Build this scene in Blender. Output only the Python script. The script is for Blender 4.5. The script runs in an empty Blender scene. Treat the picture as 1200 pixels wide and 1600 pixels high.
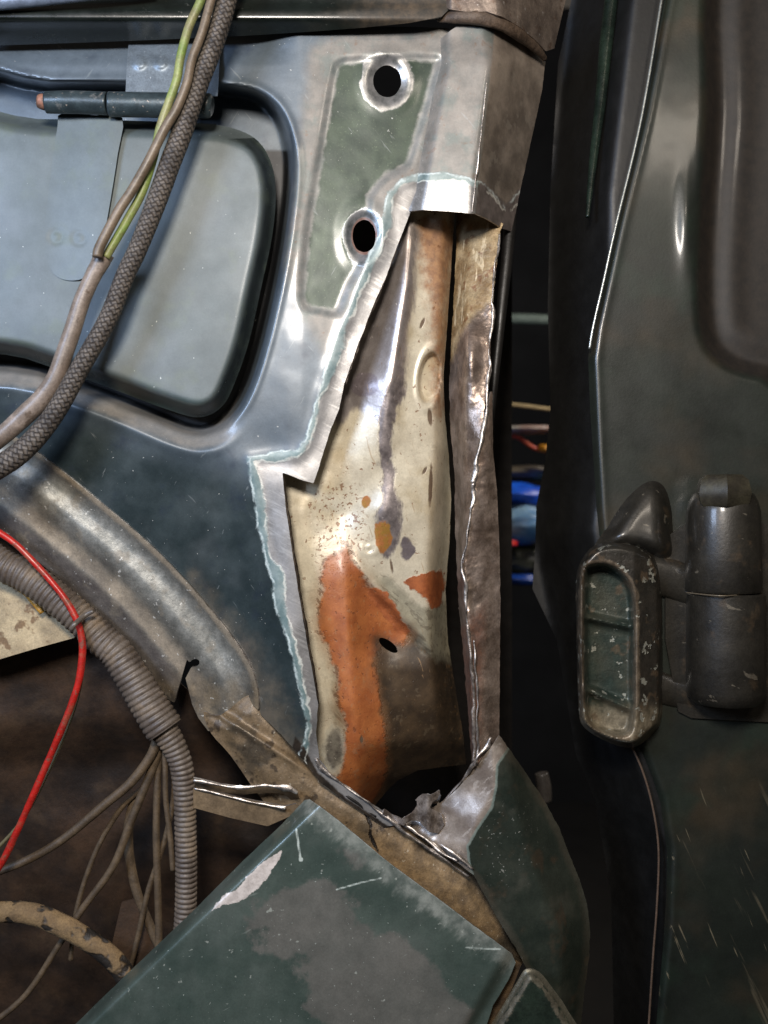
import bpy, math
import numpy as np
from mathutils import Vector

# ------------------------------------------------------------------ camera, light, exposure
sc = bpy.context.scene
COL = sc.collection
S = 0.0005          # metres per reference pixel on the panel's own plane
D = 0.80            # camera to panel plane
H0 = 0.95           # height of the picture centre above the garage floor

cam_d = bpy.data.cameras.new('camera'); cam = bpy.data.objects.new('camera', cam_d); COL.objects.link(cam)
cam.location = (0, -D, H0); cam.rotation_euler = (math.radians(90), 0, 0)
cam_d.sensor_fit = 'VERTICAL'; cam_d.sensor_height = 24; cam_d.lens = 24*D/(1600*S)
cam_d.clip_start = 0.02; cam_d.clip_end = 60
cam_d.dof.use_dof = True; cam_d.dof.focus_distance = D+0.01; cam_d.dof.aperture_fstop = 3.6
sc.camera = cam

w = bpy.data.worlds.new('World'); sc.world = w; w.use_nodes = True
w.node_tree.nodes['Background'].inputs[0].default_value = (1.0, 0.86, 0.72, 1)
w.node_tree.nodes['Background'].inputs[1].default_value = 0.055

def area(name, loc, target, sx, sy, power, col):
    l = bpy.data.lights.new(name, 'AREA'); l.shape = 'RECTANGLE'; l.size = sx; l.size_y = sy
    l.energy = power; l.color = col
    o = bpy.data.objects.new(name, l); COL.objects.link(o); o.location = loc
    o.rotation_euler = (Vector(target)-Vector(loc)).to_track_quat('-Z', 'Y').to_euler()
    return o
area('work_lamp', (-0.10, -0.98, H0+0.42), (-0.02, 0, H0+0.05), 0.20, 0.16, 12.0, (1.0, 0.92, 0.84))
area('cool_tube_lamp', (-0.88, -1.02, H0+0.44), (-0.36, 0, H0+0.22), 0.42, 0.34, 13.0, (0.54, 0.70, 1.0))
area('gap_fill_light', (0.9, 0.55, H0+0.7), (0.24, 0.9, H0-0.02), 0.1, 0.1, 8.0, (1.0, 0.92, 0.84))  # unseen fill light, added to brighten the clutter behind the gap
area('side_lamp', (0.55, -1.15, H0+0.75), (0.1, 0, H0-0.1), 0.30, 0.05, 1.9, (1.0, 0.88, 0.74))
sc.view_settings.view_transform = 'Standard'; sc.view_settings.look = 'None'
sc.view_settings.exposure = 0.18; sc.view_settings.gamma = 1

# ------------------------------------------------------------------ maths helpers
def P(px, py, d=0.0):
    """reference position on the panel plane + depth in mm -> world metres"""
    k = (D + d*0.001)/D
    return ((px-600)*S*k, d*0.001, H0+(800-py)*S*k)
def Pn(X, Y, Dm):
    k = (D + Dm*0.001)/D
    return np.stack([(X-600)*S*k, Dm*0.001, H0+(800-Y)*S*k], -1)

def spline(pts, n=6, closed=False):
    p = np.array(pts, float); N = len(p); out = []
    rng = range(N if closed else N-1)
    for i in rng:
        if closed: a, b, c, d = p[(i-1) % N], p[i], p[(i+1) % N], p[(i+2) % N]
        else: a, b, c, d = p[max(i-1, 0)], p[i], p[i+1], p[min(i+2, N-1)]
        for k in range(n):
            t = k/n
            out.append(0.5*((2*b)+(-a+c)*t+(2*a-5*b+4*c-d)*t*t+(-a+3*b-3*c+d)*t**3))
    if not closed: out.append(p[-1])
    return np.array(out)
def sm(pts, n=4): return spline(pts, n, True)

def dseg(poly, X, Y, closed=True):
    p = np.array(poly, float); best = np.full(X.shape, 1e18)
    q = np.roll(p, -1, 0) if closed else p[1:]
    p0 = p if closed else p[:-1]
    for (ax, ay), (bx, by) in zip(p0, q):
        dx, dy = bx-ax, by-ay; L = dx*dx+dy*dy+1e-9
        t = np.clip(((X-ax)*dx+(Y-ay)*dy)/L, 0, 1)
        d = (X-ax-t*dx)**2+(Y-ay-t*dy)**2
        np.minimum(best, d, out=best)
    return np.sqrt(best)
def sdf(poly, X, Y):
    p = np.array(poly, float)
    d = dseg(p, X, Y); ins = np.zeros(X.shape, bool)
    for (ax, ay), (bx, by) in zip(p, np.roll(p, -1, 0)):
        if ay == by: continue
        c = ((ay > Y) != (by > Y)) & (X < (bx-ax)*(Y-ay)/(by-ay)+ax)
        ins ^= c
    return np.where(ins, d, -d)
def ell(cx, cy, rx, ry, X, Y, ang=0.0):
    c, s = math.cos(ang), math.sin(ang)
    u = ((X-cx)*c+(Y-cy)*s)/rx; v = (-(X-cx)*s+(Y-cy)*c)/ry
    return (1-np.sqrt(u*u+v*v))*min(rx, ry)
def ss(a, b, v):
    t = np.clip((v-a)/(b-a), 0, 1); return t*t*(3-2*t)
def g(v, c, s): return np.exp(-((v-c)/s)**2)

_lat = np.random.RandomState(7).rand(256, 256)
def vnoise(X, Y, cell, seed=0):
    u = X/cell+seed*17.3+500; v = Y/cell+seed*31.7+500
    i = np.floor(u).astype(int); j = np.floor(v).astype(int); fu = u-i; fv = v-j
    fu = fu*fu*(3-2*fu); fv = fv*fv*(3-2*fv)
    L = lambda a, b: _lat[a % 256, b % 256]
    return (L(i, j)*(1-fu)+L(i+1, j)*fu)*(1-fv)+(L(i, j+1)*(1-fu)+L(i+1, j+1)*fu)*fv-0.5
def fbm(X, Y, cell, seed=0, o=3):
    r = 0
    for k in range(o): r = r+vnoise(X, Y, cell/2**k, seed+k*5)/2**k
    return r
def blur(A, s):
    if s <= 0: return A
    r = int(3*s+1); k = np.exp(-0.5*(np.arange(-r, r+1)/s)**2); k /= k.sum()
    A = np.pad(A, r, mode='edge')
    A = np.apply_along_axis(lambda m: np.convolve(m, k, 'valid'), 0, A)
    return np.apply_along_axis(lambda m: np.convolve(m, k, 'valid'), 1, A)
def rows(tab):
    """tab: list of (y, [(x, depth), ...]) with the same column count: a lofted section table"""
    ys = np.array([t[0] for t in tab], float); n = len(tab[0][1])
    xs = np.array([[c[0] for c in t[1]] for t in tab], float); ds = np.array([[c[1] for c in t[1]] for t in tab], float)
    def f(X, Y):
        xc = [np.interp(Y, ys, xs[:, k]) for k in range(n)]; dc = [np.interp(Y, ys, ds[:, k]) for k in range(n)]
        out = np.where(X < xc[0], dc[0], dc[-1])
        for k in range(n-1):
            m = (X >= xc[k]) & (X < xc[k+1])
            t = np.clip((X-xc[k])/(xc[k+1]-xc[k]+1e-6), 0, 1)
            out = np.where(m, dc[k]*(1-t)+dc[k+1]*t, out)
        return out
    return f

# ------------------------------------------------------------------ objects helpers
def tag(o, label=None, cat=None, group=None, kind=None):
    if label: o['label'] = label
    if cat: o['category'] = cat
    if group: o['group'] = group
    if kind: o['kind'] = kind
    return o
def empty(name, loc, label, cat, group=None):
    o = bpy.data.objects.new(name, None); COL.objects.link(o); o.location = loc; o.empty_display_size = 0.05
    return tag(o, label, cat, group)
def wloc(o):
    v = Vector((0, 0, 0))
    while o is not None: v += o.location; o = o.parent
    return v
def link(name, V, F, mats, parent=None, smooth=True, attrs=None, fmat=None):
    V = np.asarray(V, float)
    if parent is not None: org = np.array(wloc(parent))
    else: org = np.array([(V[:, 0].min()+V[:, 0].max())/2, V[:, 1].mean(), V[:, 2].min()])
    me = bpy.data.meshes.new(name); me.from_pydata((V-org).tolist(), [], [list(map(int, f)) for f in F])
    for m in (mats if isinstance(mats, (list, tuple)) else [mats]): me.materials.append(m)
    if smooth: me.polygons.foreach_set('use_smooth', [True]*len(me.polygons))
    if fmat is not None: me.polygons.foreach_set('material_index', fmat)
    for k, a in (attrs or {}).items():
        at = me.attributes.new(k, 'FLOAT', 'POINT'); at.data.foreach_set('value', np.asarray(a, np.float32))
    me.update()
    o = bpy.data.objects.new(name, me); COL.objects.link(o)
    if parent is not None: o.parent = parent
    else: o.location = org
    return o

def sheet(name, poly, depth, mat, parent=None, step=3, holes=(), bl=0.8, thick=1.0, attrs=None, rim=None, rag=0, ragcell=14, post=None):
    poly = np.array(poly, float)
    x0, y0 = poly.min(0)-4*step; x1, y1 = poly.max(0)+4*step
    gx = np.arange(x0, x1+step, step); gy = np.arange(y0, y1+step, step)
    X, Y = np.meshgrid(gx, gy)
    Hh = blur(np.broadcast_to(depth(X, Y), X.shape).astype(float), bl)
    if post: Hh = Hh+post(X, Y)
    sd = sdf(poly, X, Y)
    for h in holes: sd = np.minimum(sd, -h(X, Y))
    if rag: sd = sd+rag*2*fbm(X, Y, ragcell, 3)
    ctr = (sd[:-1, :-1]+sd[1:, :-1]+sd[:-1, 1:]+sd[1:, 1:])/4
    keep = ctr > 0
    cnt = np.zeros(sd.shape); 
    for a in (0, 1):
        for b in (0, 1): cnt[a:a+keep.shape[0], b:b+keep.shape[1]] += keep
    use = cnt > 0; bd = use & (cnt < 4)
    gyy, gxx = np.gradient(sd, step); n = np.sqrt(gxx**2+gyy**2)+1e-6
    mv = np.clip(sd/np.maximum(n, 0.5), -1.4*step, 1.4*step)
    dx = np.where(bd, -mv*gxx/n, 0); dy = np.where(bd, -mv*gyy/n, 0)
    hy, hx = np.gradient(Hh, step)
    Hh = Hh+hx*dx+hy*dy; X = X+dx; Y = Y+dy
    idx = np.full(sd.shape, -1); idx[use] = np.arange(use.sum())
    ii, jj = np.nonzero(keep)
    F = np.stack([idx[ii, jj], idx[ii, jj+1], idx[ii+1, jj+1], idx[ii+1, jj]], -1)[:, ::-1]
    xs, ys = X[use], Y[use]
    at = {k: fn(xs, ys) for k, fn in (attrs or {}).items()}
    mats = [mat, mat, rim or mat]
    o = link(name, Pn(xs, ys, Hh[use]), F, mats, parent, True, at)
    if thick:
        m = o.modifiers.new('thickness', 'SOLIDIFY'); m.thickness = thick*0.001; m.offset = -1
        m.material_offset_rim = 2; m.use_even_offset = False
        e = o.modifiers.new('edges', 'EDGE_SPLIT'); e.split_angle = math.radians(55)
    return o

def tube(name, pts, rad, mat, parent=None, n=14, seg=10, rib=None, flat=1.0, caps=True, ragr=0.0, squash=None):
    """pts (px,py,depth mm); rad px scalar or list; rib=(period px, amplitude px)"""
    q = spline(pts, seg)
    if name in ('torn_edge', 'burr'):
        q = spline(pts, 24); q[:, 0] += 5*vnoise(q[:, 0]*0, q[:, 1], 26, 3)+2.5*vnoise(q[:, 0]*0, q[:, 1], 9, 5); q[:, 2] += 4*vnoise(q[:, 0]*0, q[:, 1], 20, 8)
    W = Pn(q[:, 0], q[:, 1], q[:, 2])
    r = np.interp(np.linspace(0, 1, len(W)), np.linspace(0, 1, len(np.atleast_1d(rad))), np.atleast_1d(rad))*S
    L = np.concatenate([[0], np.cumsum(np.linalg.norm(np.diff(W, axis=0), axis=1))])
    m = max(int(L[-1]/((rib[0]*S/7) if rib else 0.0016)), 6)
    t = np.linspace(0, L[-1], m); W = np.stack([np.interp(t, L, W[:, k]) for k in range(3)], -1); r = np.interp(t, L, r)
    if rib:
        ph = np.abs(np.sin(np.pi*t/(rib[0]*S))); r = r+(ph**0.7-0.6)*rib[1]*S
    T = np.gradient(W, axis=0); T /= np.linalg.norm(T, axis=1)[:, None]+1e-9
    A = np.cross(T, np.array([0, 1, 0])); A /= np.linalg.norm(A, axis=1)[:, None]+1e-9
    B = np.cross(A, T)
    an = np.linspace(0, 2*np.pi, n+1)
    V = []; au = []; av = []
    for i in range(m):
        for k, a in enumerate(an):
            rr = r[i]
            if ragr:
                lo = t[i]/0.007; j0 = int(lo); f = lo-j0; f = f*f*(3-2*f); kk = (k % n)*7 % 256
                rr *= max(0.15, 1+ragr*((_lat[j0 % 256, kk]*(1-f)+_lat[(j0+1) % 256, kk]*f)-0.5)+ragr*1.1*((_lat[j0//2 % 256, 9]*(1-(lo/2-j0//2))+_lat[(j0//2+1) % 256, 9]*(lo/2-j0//2))-0.5)+0.25*ragr*(_lat[(i*3) % 256, kk]-0.5))
            V.append(W[i]+(A[i]*math.cos(a)+B[i]*math.sin(a)*flat)*rr); au.append(a/(2*np.pi)); av.append(t[i])
    F = [(i*(n+1)+k, i*(n+1)+k+1, (i+1)*(n+1)+k+1, (i+1)*(n+1)+k) for i in range(m-1) for k in range(n)]
    if caps:
        F.append([k for k in range(n)][::-1]); F.append([(m-1)*(n+1)+k for k in range(n)])
    o = link(name, V, F, mat, parent, True, {'u': au, 'v': av})
    if caps:
        for f in o.data.polygons[-2:]: f.use_smooth = False
    return o

def lathe(name, cx, d, prof, mat, parent=None, n=40, tilt=0.0, squash=1.0, a0=0.0):
    """vertical-axis turned piece; prof = [(py, r px)]"""
    V = []; F = []
    for (py, r) in prof:
        c = Vector(P(cx+(py-prof[0][0])*tilt, py, d)); k = (D+d*0.001)/D
        for i in range(n):
            a = 2*math.pi*i/n+a0
            V.append((c.x+r*S*k*math.cos(a), c.y+r*S*k*math.sin(a)*squash, c.z))
    m = len(prof)
    for j in range(m-1):
        for i in range(n): F.append((j*n+i, (j+1)*n+i, (j+1)*n+(i+1) % n, j*n+(i+1) % n))
    F.append(list(range(n))); F.append([(m-1)*n+i for i in range(n)][::-1])
    o = link(name, V, F, mat, parent, True)
    e = o.modifiers.new('edges', 'EDGE_SPLIT'); e.split_angle = math.radians(38)
    return o

# ------------------------------------------------------------------ materials
def lin(c):
    return tuple((v/255/12.92 if v/255 <= 0.04045 else ((v/255+0.055)/1.055)**2.4) for v in c)+(1,)
class NT:
    def __init__(s, name):
        s.m = bpy.data.materials.new(name); s.m.use_nodes = True; s.t = s.m.node_tree; s.t.nodes.clear()
        s.out = s.t.nodes.new('ShaderNodeOutputMaterial'); s.b = s.t.nodes.new('ShaderNodeBsdfPrincipled')
        s.t.links.new(s.b.outputs[0], s.out.inputs[0])
        s.co = s.t.nodes.new('ShaderNodeTexCoord').outputs['Object']; s.cache = {}
    def ln(s, a, b): s.t.links.new(a, b)
    def put(s, sock, v):
        if isinstance(v, (int, float)): sock.default_value = v
        elif isinstance(v, tuple): sock.default_value = v
        else: s.ln(v, sock)
    def math(s, op, a, b=0.0, c=0.0):
        n = s.t.nodes.new('ShaderNodeMath'); n.operation = op
        s.put(n.inputs[0], a); s.put(n.inputs[1], b); s.put(n.inputs[2], c); return n.outputs[0]
    def noise(s, scale, detail=3, rough=0.55, stretch=None, seed=0.0):
        key = (scale, detail, rough, stretch, seed)
        if key in s.cache: return s.cache[key]
        n = s.t.nodes.new('ShaderNodeTexNoise'); n.inputs['Scale'].default_value = scale
        n.inputs['Detail'].default_value = detail; n.inputs['Roughness'].default_value = rough
        mp = s.t.nodes.new('ShaderNodeMapping'); s.ln(s.co, mp.inputs[0]); mp.inputs['Location'].default_value = (seed, seed*1.7, seed*0.6)
        if stretch:       # (angle in the panel plane, factor along)
            mp.inputs['Rotation'].default_value = (0, stretch[0], 0)
            m2 = s.t.nodes.new('ShaderNodeMapping'); m2.inputs['Scale'].default_value = (1, 1, stretch[1])
            s.ln(mp.outputs[0], m2.inputs[0]); s.ln(m2.outputs[0], n.inputs['Vector'])
        else: s.ln(mp.outputs[0], n.inputs['Vector'])
        s.cache[key] = n.outputs[0]; return n.outputs[0]
    def attr(s, name):
        if name in s.cache: return s.cache[name]
        n = s.t.nodes.new('ShaderNodeAttribute'); n.attribute_name = name; s.cache[name] = n.outputs['Fac']; return n.outputs['Fac']
    def step(s, v, a, b, lo=0.0, hi=1.0):
        n = s.t.nodes.new('ShaderNodeMapRange'); n.interpolation_type = 'SMOOTHSTEP'
        s.put(n.inputs[0], v); n.inputs[1].default_value = a; n.inputs[2].default_value = b
        n.inputs[3].default_value = lo; n.inputs[4].default_value = hi; return n.outputs[0]
    def mixc(s, f, a, b):
        n = s.t.nodes.new('ShaderNodeMix'); n.data_type = 'RGBA'; s.put(n.inputs[0], f); s.put(n.inputs[6], a); s.put(n.inputs[7], b); return n.outputs[2]
    def mixf(s, f, a, b):
        n = s.t.nodes.new('ShaderNodeMix'); s.put(n.inputs[0], f); s.put(n.inputs[2], a); s.put(n.inputs[3], b); return n.outputs[0]

def layered(name, col, col2=None, rough=0.5, metal=0.0, nscale=40, layers=(), bump=0.15, bscale=300, coat=0.0, rvar=0.15, grime=0.32, bumps=()):
    s = NT(name)
    def colour(c, c2, sc_, sd=0.0):
        if c2 is None: return lin(c)
        return s.mixc(s.step(s.noise(sc_, 5, 0.6, None, sd), 0.32, 0.68), lin(c), lin(c2))
    C = colour(col, col2, nscale); R = rough; M = metal; Hh = None
    R = s.math('ADD', s.math('MULTIPLY', s.math('SUBTRACT', s.noise(nscale*2.3, 4, 0.6, None, 3.0), 0.5), rvar*2), rough)
    for i, L in enumerate(layers):
        if 'attr' in L:
            v = s.attr(L['attr'])
            if L.get('amp', 0):
                nz = s.noise(L.get('ns', 260), L.get('nd', 4), 0.65, L.get('nst'), 1.3+i*0.37)
                v = s.math('ADD', v, s.math('MULTIPLY', s.math('SUBTRACT', nz, 0.5), L['amp']*2))
            wd = L.get('w', 1.5)
            if 'band' in L:
                lo, hi = L['band']
                m = s.math('MULTIPLY', s.step(v, lo-wd, lo+wd), s.step(v, hi-wd, hi+wd, 1.0, 0.0))
            else:
                off = L.get('off', 0.0); m = s.step(v, off-wd, off+wd)
        else: m = 1.0
        if 'spot' in L:   # (scale, lo, hi[, stretch])
            sp = L['spot']; q = s.step(s.noise(sp[0], L.get('sdet', 3), L.get('srough', 0.6), sp[3] if len(sp) > 3 else None, 5.1+i*0.71), sp[1], sp[2])
            m = s.math('MULTIPLY', m, q) if not isinstance(m, float) else q
        if L.get('op', 1) != 1: m = s.math('MULTIPLY', m, L['op'])
        C = s.mixc(m, C, colour(L['c'], L.get('c2'), L.get('cs', 120), i*1.1))
        if 'r' in L: R = s.mixf(m, R, L['r'])
        if 'm' in L: M = s.mixf(m, M, L['m'])
        if 'h' in L:
            hh = s.math('MULTIPLY', m, L['h']); Hh = hh if Hh is None else s.math('ADD', Hh, hh)
    gr = s.math('ADD', s.math('MULTIPLY', s.noise(90, 7, 0.74, None, 9.0), 0.9), s.math('MULTIPLY', s.noise(700, 2, 0.6, None, 2.0), 0.5))
    gr = s.step(gr, 0.45, 0.95, 1-grime, 1+grime*0.8)
    cc = s.t.nodes.new('ShaderNodeVectorMath'); cc.operation = 'SCALE'; s.put(cc.inputs[0], C[:3] if isinstance(C, tuple) else C); s.put(cc.inputs['Scale'], gr); C = cc.outputs[0]
    s.put(s.b.inputs['Base Color'], C); s.put(s.b.inputs['Roughness'], s.math('MAXIMUM', R, 0.08)); s.put(s.b.inputs['Metallic'], M)
    s.b.inputs['Coat Weight'].default_value = coat; s.b.inputs['Coat Roughness'].default_value = 0.15
    b0 = s.math('MULTIPLY', s.noise(bscale, 5, 0.65), bump)
    for (sc_, am, st) in bumps: b0 = s.math('ADD', b0, s.math('MULTIPLY', s.noise(sc_, 3, 0.6, st), am))
    if Hh is not None: b0 = s.math('ADD', b0, Hh)
    bn = s.t.nodes.new('ShaderNodeBump'); bn.inputs['Strength'].default_value = 1.0; bn.inputs['Distance'].default_value = 0.001
    s.ln(b0, bn.inputs['Height']); s.ln(bn.outputs[0], s.b.inputs['Normal'])
    return s.m

BRIGHT = layered('bright_cut_steel', (218, 210, 202), (130, 122, 116), 0.40, 0.85, 130, bump=0.3, bscale=500)
DULL = layered('dull_torn_steel', (158, 148, 140), (96, 86, 78), 0.40, 0.6, 160, bump=0.5, bscale=350)

# --- the marks that run over the outer skin (shared by the sheets that make it up)
JAG = [(812,296),(800,312),(790,322),(776,306),(757,288),(735,279),(700,270),(660,272),(628,282),(606,300),(598,330),(592,362),(575,405),(560,440),(545,480),(527,520),(512,570),(498,610),(490,650),(478,690),(466,706),(430,708),(388,714),(392,745),(400,790),(404,830),(415,870),(428,905),(432,950),(445,985),(458,1030),(468,1075),(478,1120),(474,1160),(462,1190),(520,1290),(640,1340)]
GROUND = np.array(JAG+[(700,1150),(830,700),(900,300)])
PRIM = sm([(490,75),(560,52),(640,55),(690,40),(760,25),(860,60),(870,200),(820,330),(700,300),(640,300),(600,350),(572,420),(545,480),(515,560),(505,545),(478,500),(462,470),(448,420),(458,330),(470,240),(478,150)])
POCKET = sm([(528,92),(560,86),(686,84),(688,110),(680,140),(655,225),(642,262),(610,280),(585,310),(580,370),(566,420),(548,450),(530,494),(500,492),(476,486),(466,468),(466,430),(478,330),(490,260),(505,170),(516,110)], 3)
RECESS = sm([(-120,128),(80,128),(250,130),(340,132),(400,142),(436,170),(455,215),(461,270),(452,360),(436,450),(415,540),(392,610),(365,652),(330,678),(285,676),(180,632),(60,588),(-120,525)], 5)
LID = sm([(-120,186),(60,186),(186,188),(300,192),(355,198),(398,216),(422,250),(431,300),(425,370),(408,450),(390,530),(370,590),(348,634),(312,652),(262,640),(160,602),(40,560),(-120,505)], 5)

skin_attrs = {
 'f_ground': lambda X, Y: sdf(GROUND, X, Y)+6*fbm(X, Y, 50, 77)+2.5*fbm(X, Y, 11, 78),
 'f_prim': lambda X, Y: sdf(PRIM, X, Y),
 'f_pocket': lambda X, Y: sdf(POCKET, X, Y),
 'f_recess': lambda X, Y: sdf(RECESS, X, Y),
 'f_ringa': lambda X, Y: ell(605, 127, 22, 25, X, Y)+7*fbm(X, Y, 26, 5),
 'f_ringb': lambda X, Y: ell(569, 369, 18, 26, X, Y)+6*fbm(X, Y, 24, 6)*(ell(569, 369, 18, 26, X, Y) < -6),
 'f_groundb': lambda X, Y: sdf(GROUND, X, Y)+14*fbm(X, Y, 70, 87)+3*fbm(X, Y, 9, 78),
 'f_tip': lambda X, Y: sdf([(462,1150),(478,1172),(496,1206),(540,1246),(625,1302),(600,1330),(440,1230)], X, Y),
 'f_side': lambda X, Y: np.minimum(X-np.interp(Y, [60,100,205,300,340], [772,768,757,746,743]), sdf(GROUND, X, Y)*-1),
 'f_sideg': lambda X, Y: np.minimum(X-np.interp(Y, [60,100,205,300,340], [772,768,757,746,743]), sdf(GROUND, X, Y)+2),
 'f_bot': lambda X, Y: np.minimum(np.minimum(sdf(RECESS, X, Y)+20, 10-sdf(RECESS, X, Y)), np.minimum((Y-520)*0.5, (360-X)*0.3)),
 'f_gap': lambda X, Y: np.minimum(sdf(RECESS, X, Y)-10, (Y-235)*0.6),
 'f_lowshade': lambda X, Y: (Y-(560+X*0.36))*0.9,
 'f_mud': lambda X, Y: sdf([(300,900),(350,960),(400,1010),(470,1150),(500,1260),(300,1200)], X, Y),
}
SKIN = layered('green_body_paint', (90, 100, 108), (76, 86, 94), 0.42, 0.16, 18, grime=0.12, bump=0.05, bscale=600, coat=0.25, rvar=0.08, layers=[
 dict(attr='f_lowshade', off=40, w=40, c=(36, 46, 48), c2=(54, 64, 66), cs=30, r=0.30),  # lower skin turns downward; that shade is painted into the colour
 dict(spot=(16, 0.5, 0.8), c=(112, 118, 120), op=0.25, r=0.5, srough=0.6),
 dict(spot=(42, 0.54, 0.8), c=(36, 44, 60), op=0.5),
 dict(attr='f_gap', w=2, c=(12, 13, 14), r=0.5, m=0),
 dict(attr='f_bot', w=6, amp=6, ns=60, c=(150, 144, 136), c2=(128, 126, 122), cs=50, r=0.45, op=0.8),
 dict(attr='f_prim', w=14, amp=12, ns=60, c=(138, 130, 120), c2=(112, 108, 100), cs=60, r=0.46, m=0.1, op=0.8),
 dict(attr='f_prim', w=10, amp=10, ns=90, spot=(55, 0.5, 0.66), c=(96, 108, 104), op=0.55),
 dict(attr='f_prim', w=6, spot=(160, 0.6, 0.72), c=(110, 78, 52), op=0.4),
 dict(attr='f_pocket', w=4, amp=9, ns=90, nd=6, c=(104, 110, 108), c2=(136, 134, 130), cs=100, r=0.40, m=0.3, h=-0.1, op=0.7),
 dict(attr='f_pocket', off=13, w=3.5, amp=7, ns=110, nd=5, c=(30, 46, 37), c2=(54, 68, 54), cs=50, r=0.42, m=0.2),
 dict(attr='f_pocket', off=15, w=3, spot=(800, 0.64, 0.74), c=(120, 132, 106), op=0.45, sdet=2),
 dict(attr='f_ringa', off=-20, w=1.5, amp=2.5, c=(176, 174, 172), c2=(118, 120, 118), cs=110, r=0.32, m=0.7, h=0.1),
 dict(attr='f_ringb', off=-15, w=1.5, amp=3.5, c=(170, 170, 172), c2=(108, 114, 114), cs=110, r=0.32, m=0.7, h=0.1),
 dict(attr='f_ringb', off=-2.5, w=1.0, c=(120, 72, 50), r=0.6, m=0.2, op=0.7),
 dict(spot=(380, 0.73, 0.77), c=(190, 190, 185), op=0.7, r=0.6, sdet=2),
 dict(spot=(190, 0.68, 0.73, (0.7, 0.10)), c=(150, 155, 155), op=0.3, r=0.5),
 dict(spot=(240, 0.69, 0.74, (-0.55, 0.12)), c=(140, 146, 146), op=0.3, r=0.5),
 dict(attr='f_mud', w=26, amp=30, ns=50, c=(118, 104, 84), c2=(80, 72, 60), cs=70, r=0.7, m=0.0, op=0.5),
 dict(attr='f_ground', off=-1, w=3, amp=7, ns=260, nd=6, c=(92, 114, 114), c2=(140, 154, 152), cs=70, r=0.5, m=0.15, op=0.85),
 dict(attr='f_groundb', off=11, w=2.6, amp=7, ns=110, nd=7, c=(162, 160, 158), c2=(128, 126, 124), cs=45, r=0.36, m=0.55, h=-0.15),
 dict(attr='f_ground', off=14, w=3, spot=(420, 0.5, 0.66, (1.1, 0.05)), c=(196, 194, 190), op=0.5, r=0.3, m=0.7),
 dict(attr='f_tip', w=2, amp=3, c=(62, 54, 46), c2=(34, 30, 27), cs=90, r=0.35, m=0.4),
 dict(attr='f_side', w=2, amp=2, c=(172, 158, 144), c2=(108, 98, 88), cs=26, r=0.36, m=0.45),
 dict(attr='f_side', w=2, spot=(70, 0.58, 0.63), c=(150, 140, 128), op=0.6),
 dict(attr='f_sideg', w=1.5, amp=4, c=(150, 138, 132), c2=(120, 110, 104), r=0.33, m=0.6),
 dict(attr='f_ground', band=(-1.8, 1.4), w=1.6, amp=5, ns=200, nd=8, spot=(60, 0.36, 0.60), srough=0.8, c=(196, 208, 206), r=0.5, m=0.0, h=0.2, op=0.8),
 dict(attr='f_groundb', band=(9, 12), w=1.0, amp=7, ns=110, nd=7, spot=(60, 0.4, 0.55), c=(206, 206, 196), r=0.5, m=0.0, op=0.6),
], bumps=((18, 0.5, None),))

# ------------------------------------------------------------------ setting
def box(name, c, sz, mat, parent=None, bev=0.0):
    V = [(c[0]+sx*sz[0]/2, c[1]+sy*sz[1]/2, c[2]+sz_*sz[2]/2) for sx in (-1, 1) for sy in (-1, 1) for sz_ in (-1, 1)]
    F = [(0,1,3,2),(4,6,7,5),(0,4,5,1),(2,3,7,6),(0,2,6,4),(1,5,7,3)]
    o = link(name, V, F, mat, parent, False)
    if bev: m = o.modifiers.new('b', 'BEVEL'); m.width = bev; m.segments = 3
    return o
WALLM = layered('dark_garage_wall', (14, 14, 14), (10, 10, 10), 0.9, 0, 3)
FLOORM = layered('garage_concrete', (24, 22, 20), (16, 15, 14), 0.85, 0, 6)
tag(box('garage_wall', (0, 2.6, 1.3), (6, 0.1, 2.6), WALLM), kind='structure')
tag(box('garage_floor', (0, 0, -0.05), (8, 8, 0.1), FLOORM), kind='structure')

# ------------------------------------------------------------------ car body
body = empty('car', (0, 0.05, H0-0.45), 'dark green car with its pillar skin cut open over beige and orange inner steel', 'car')

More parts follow.
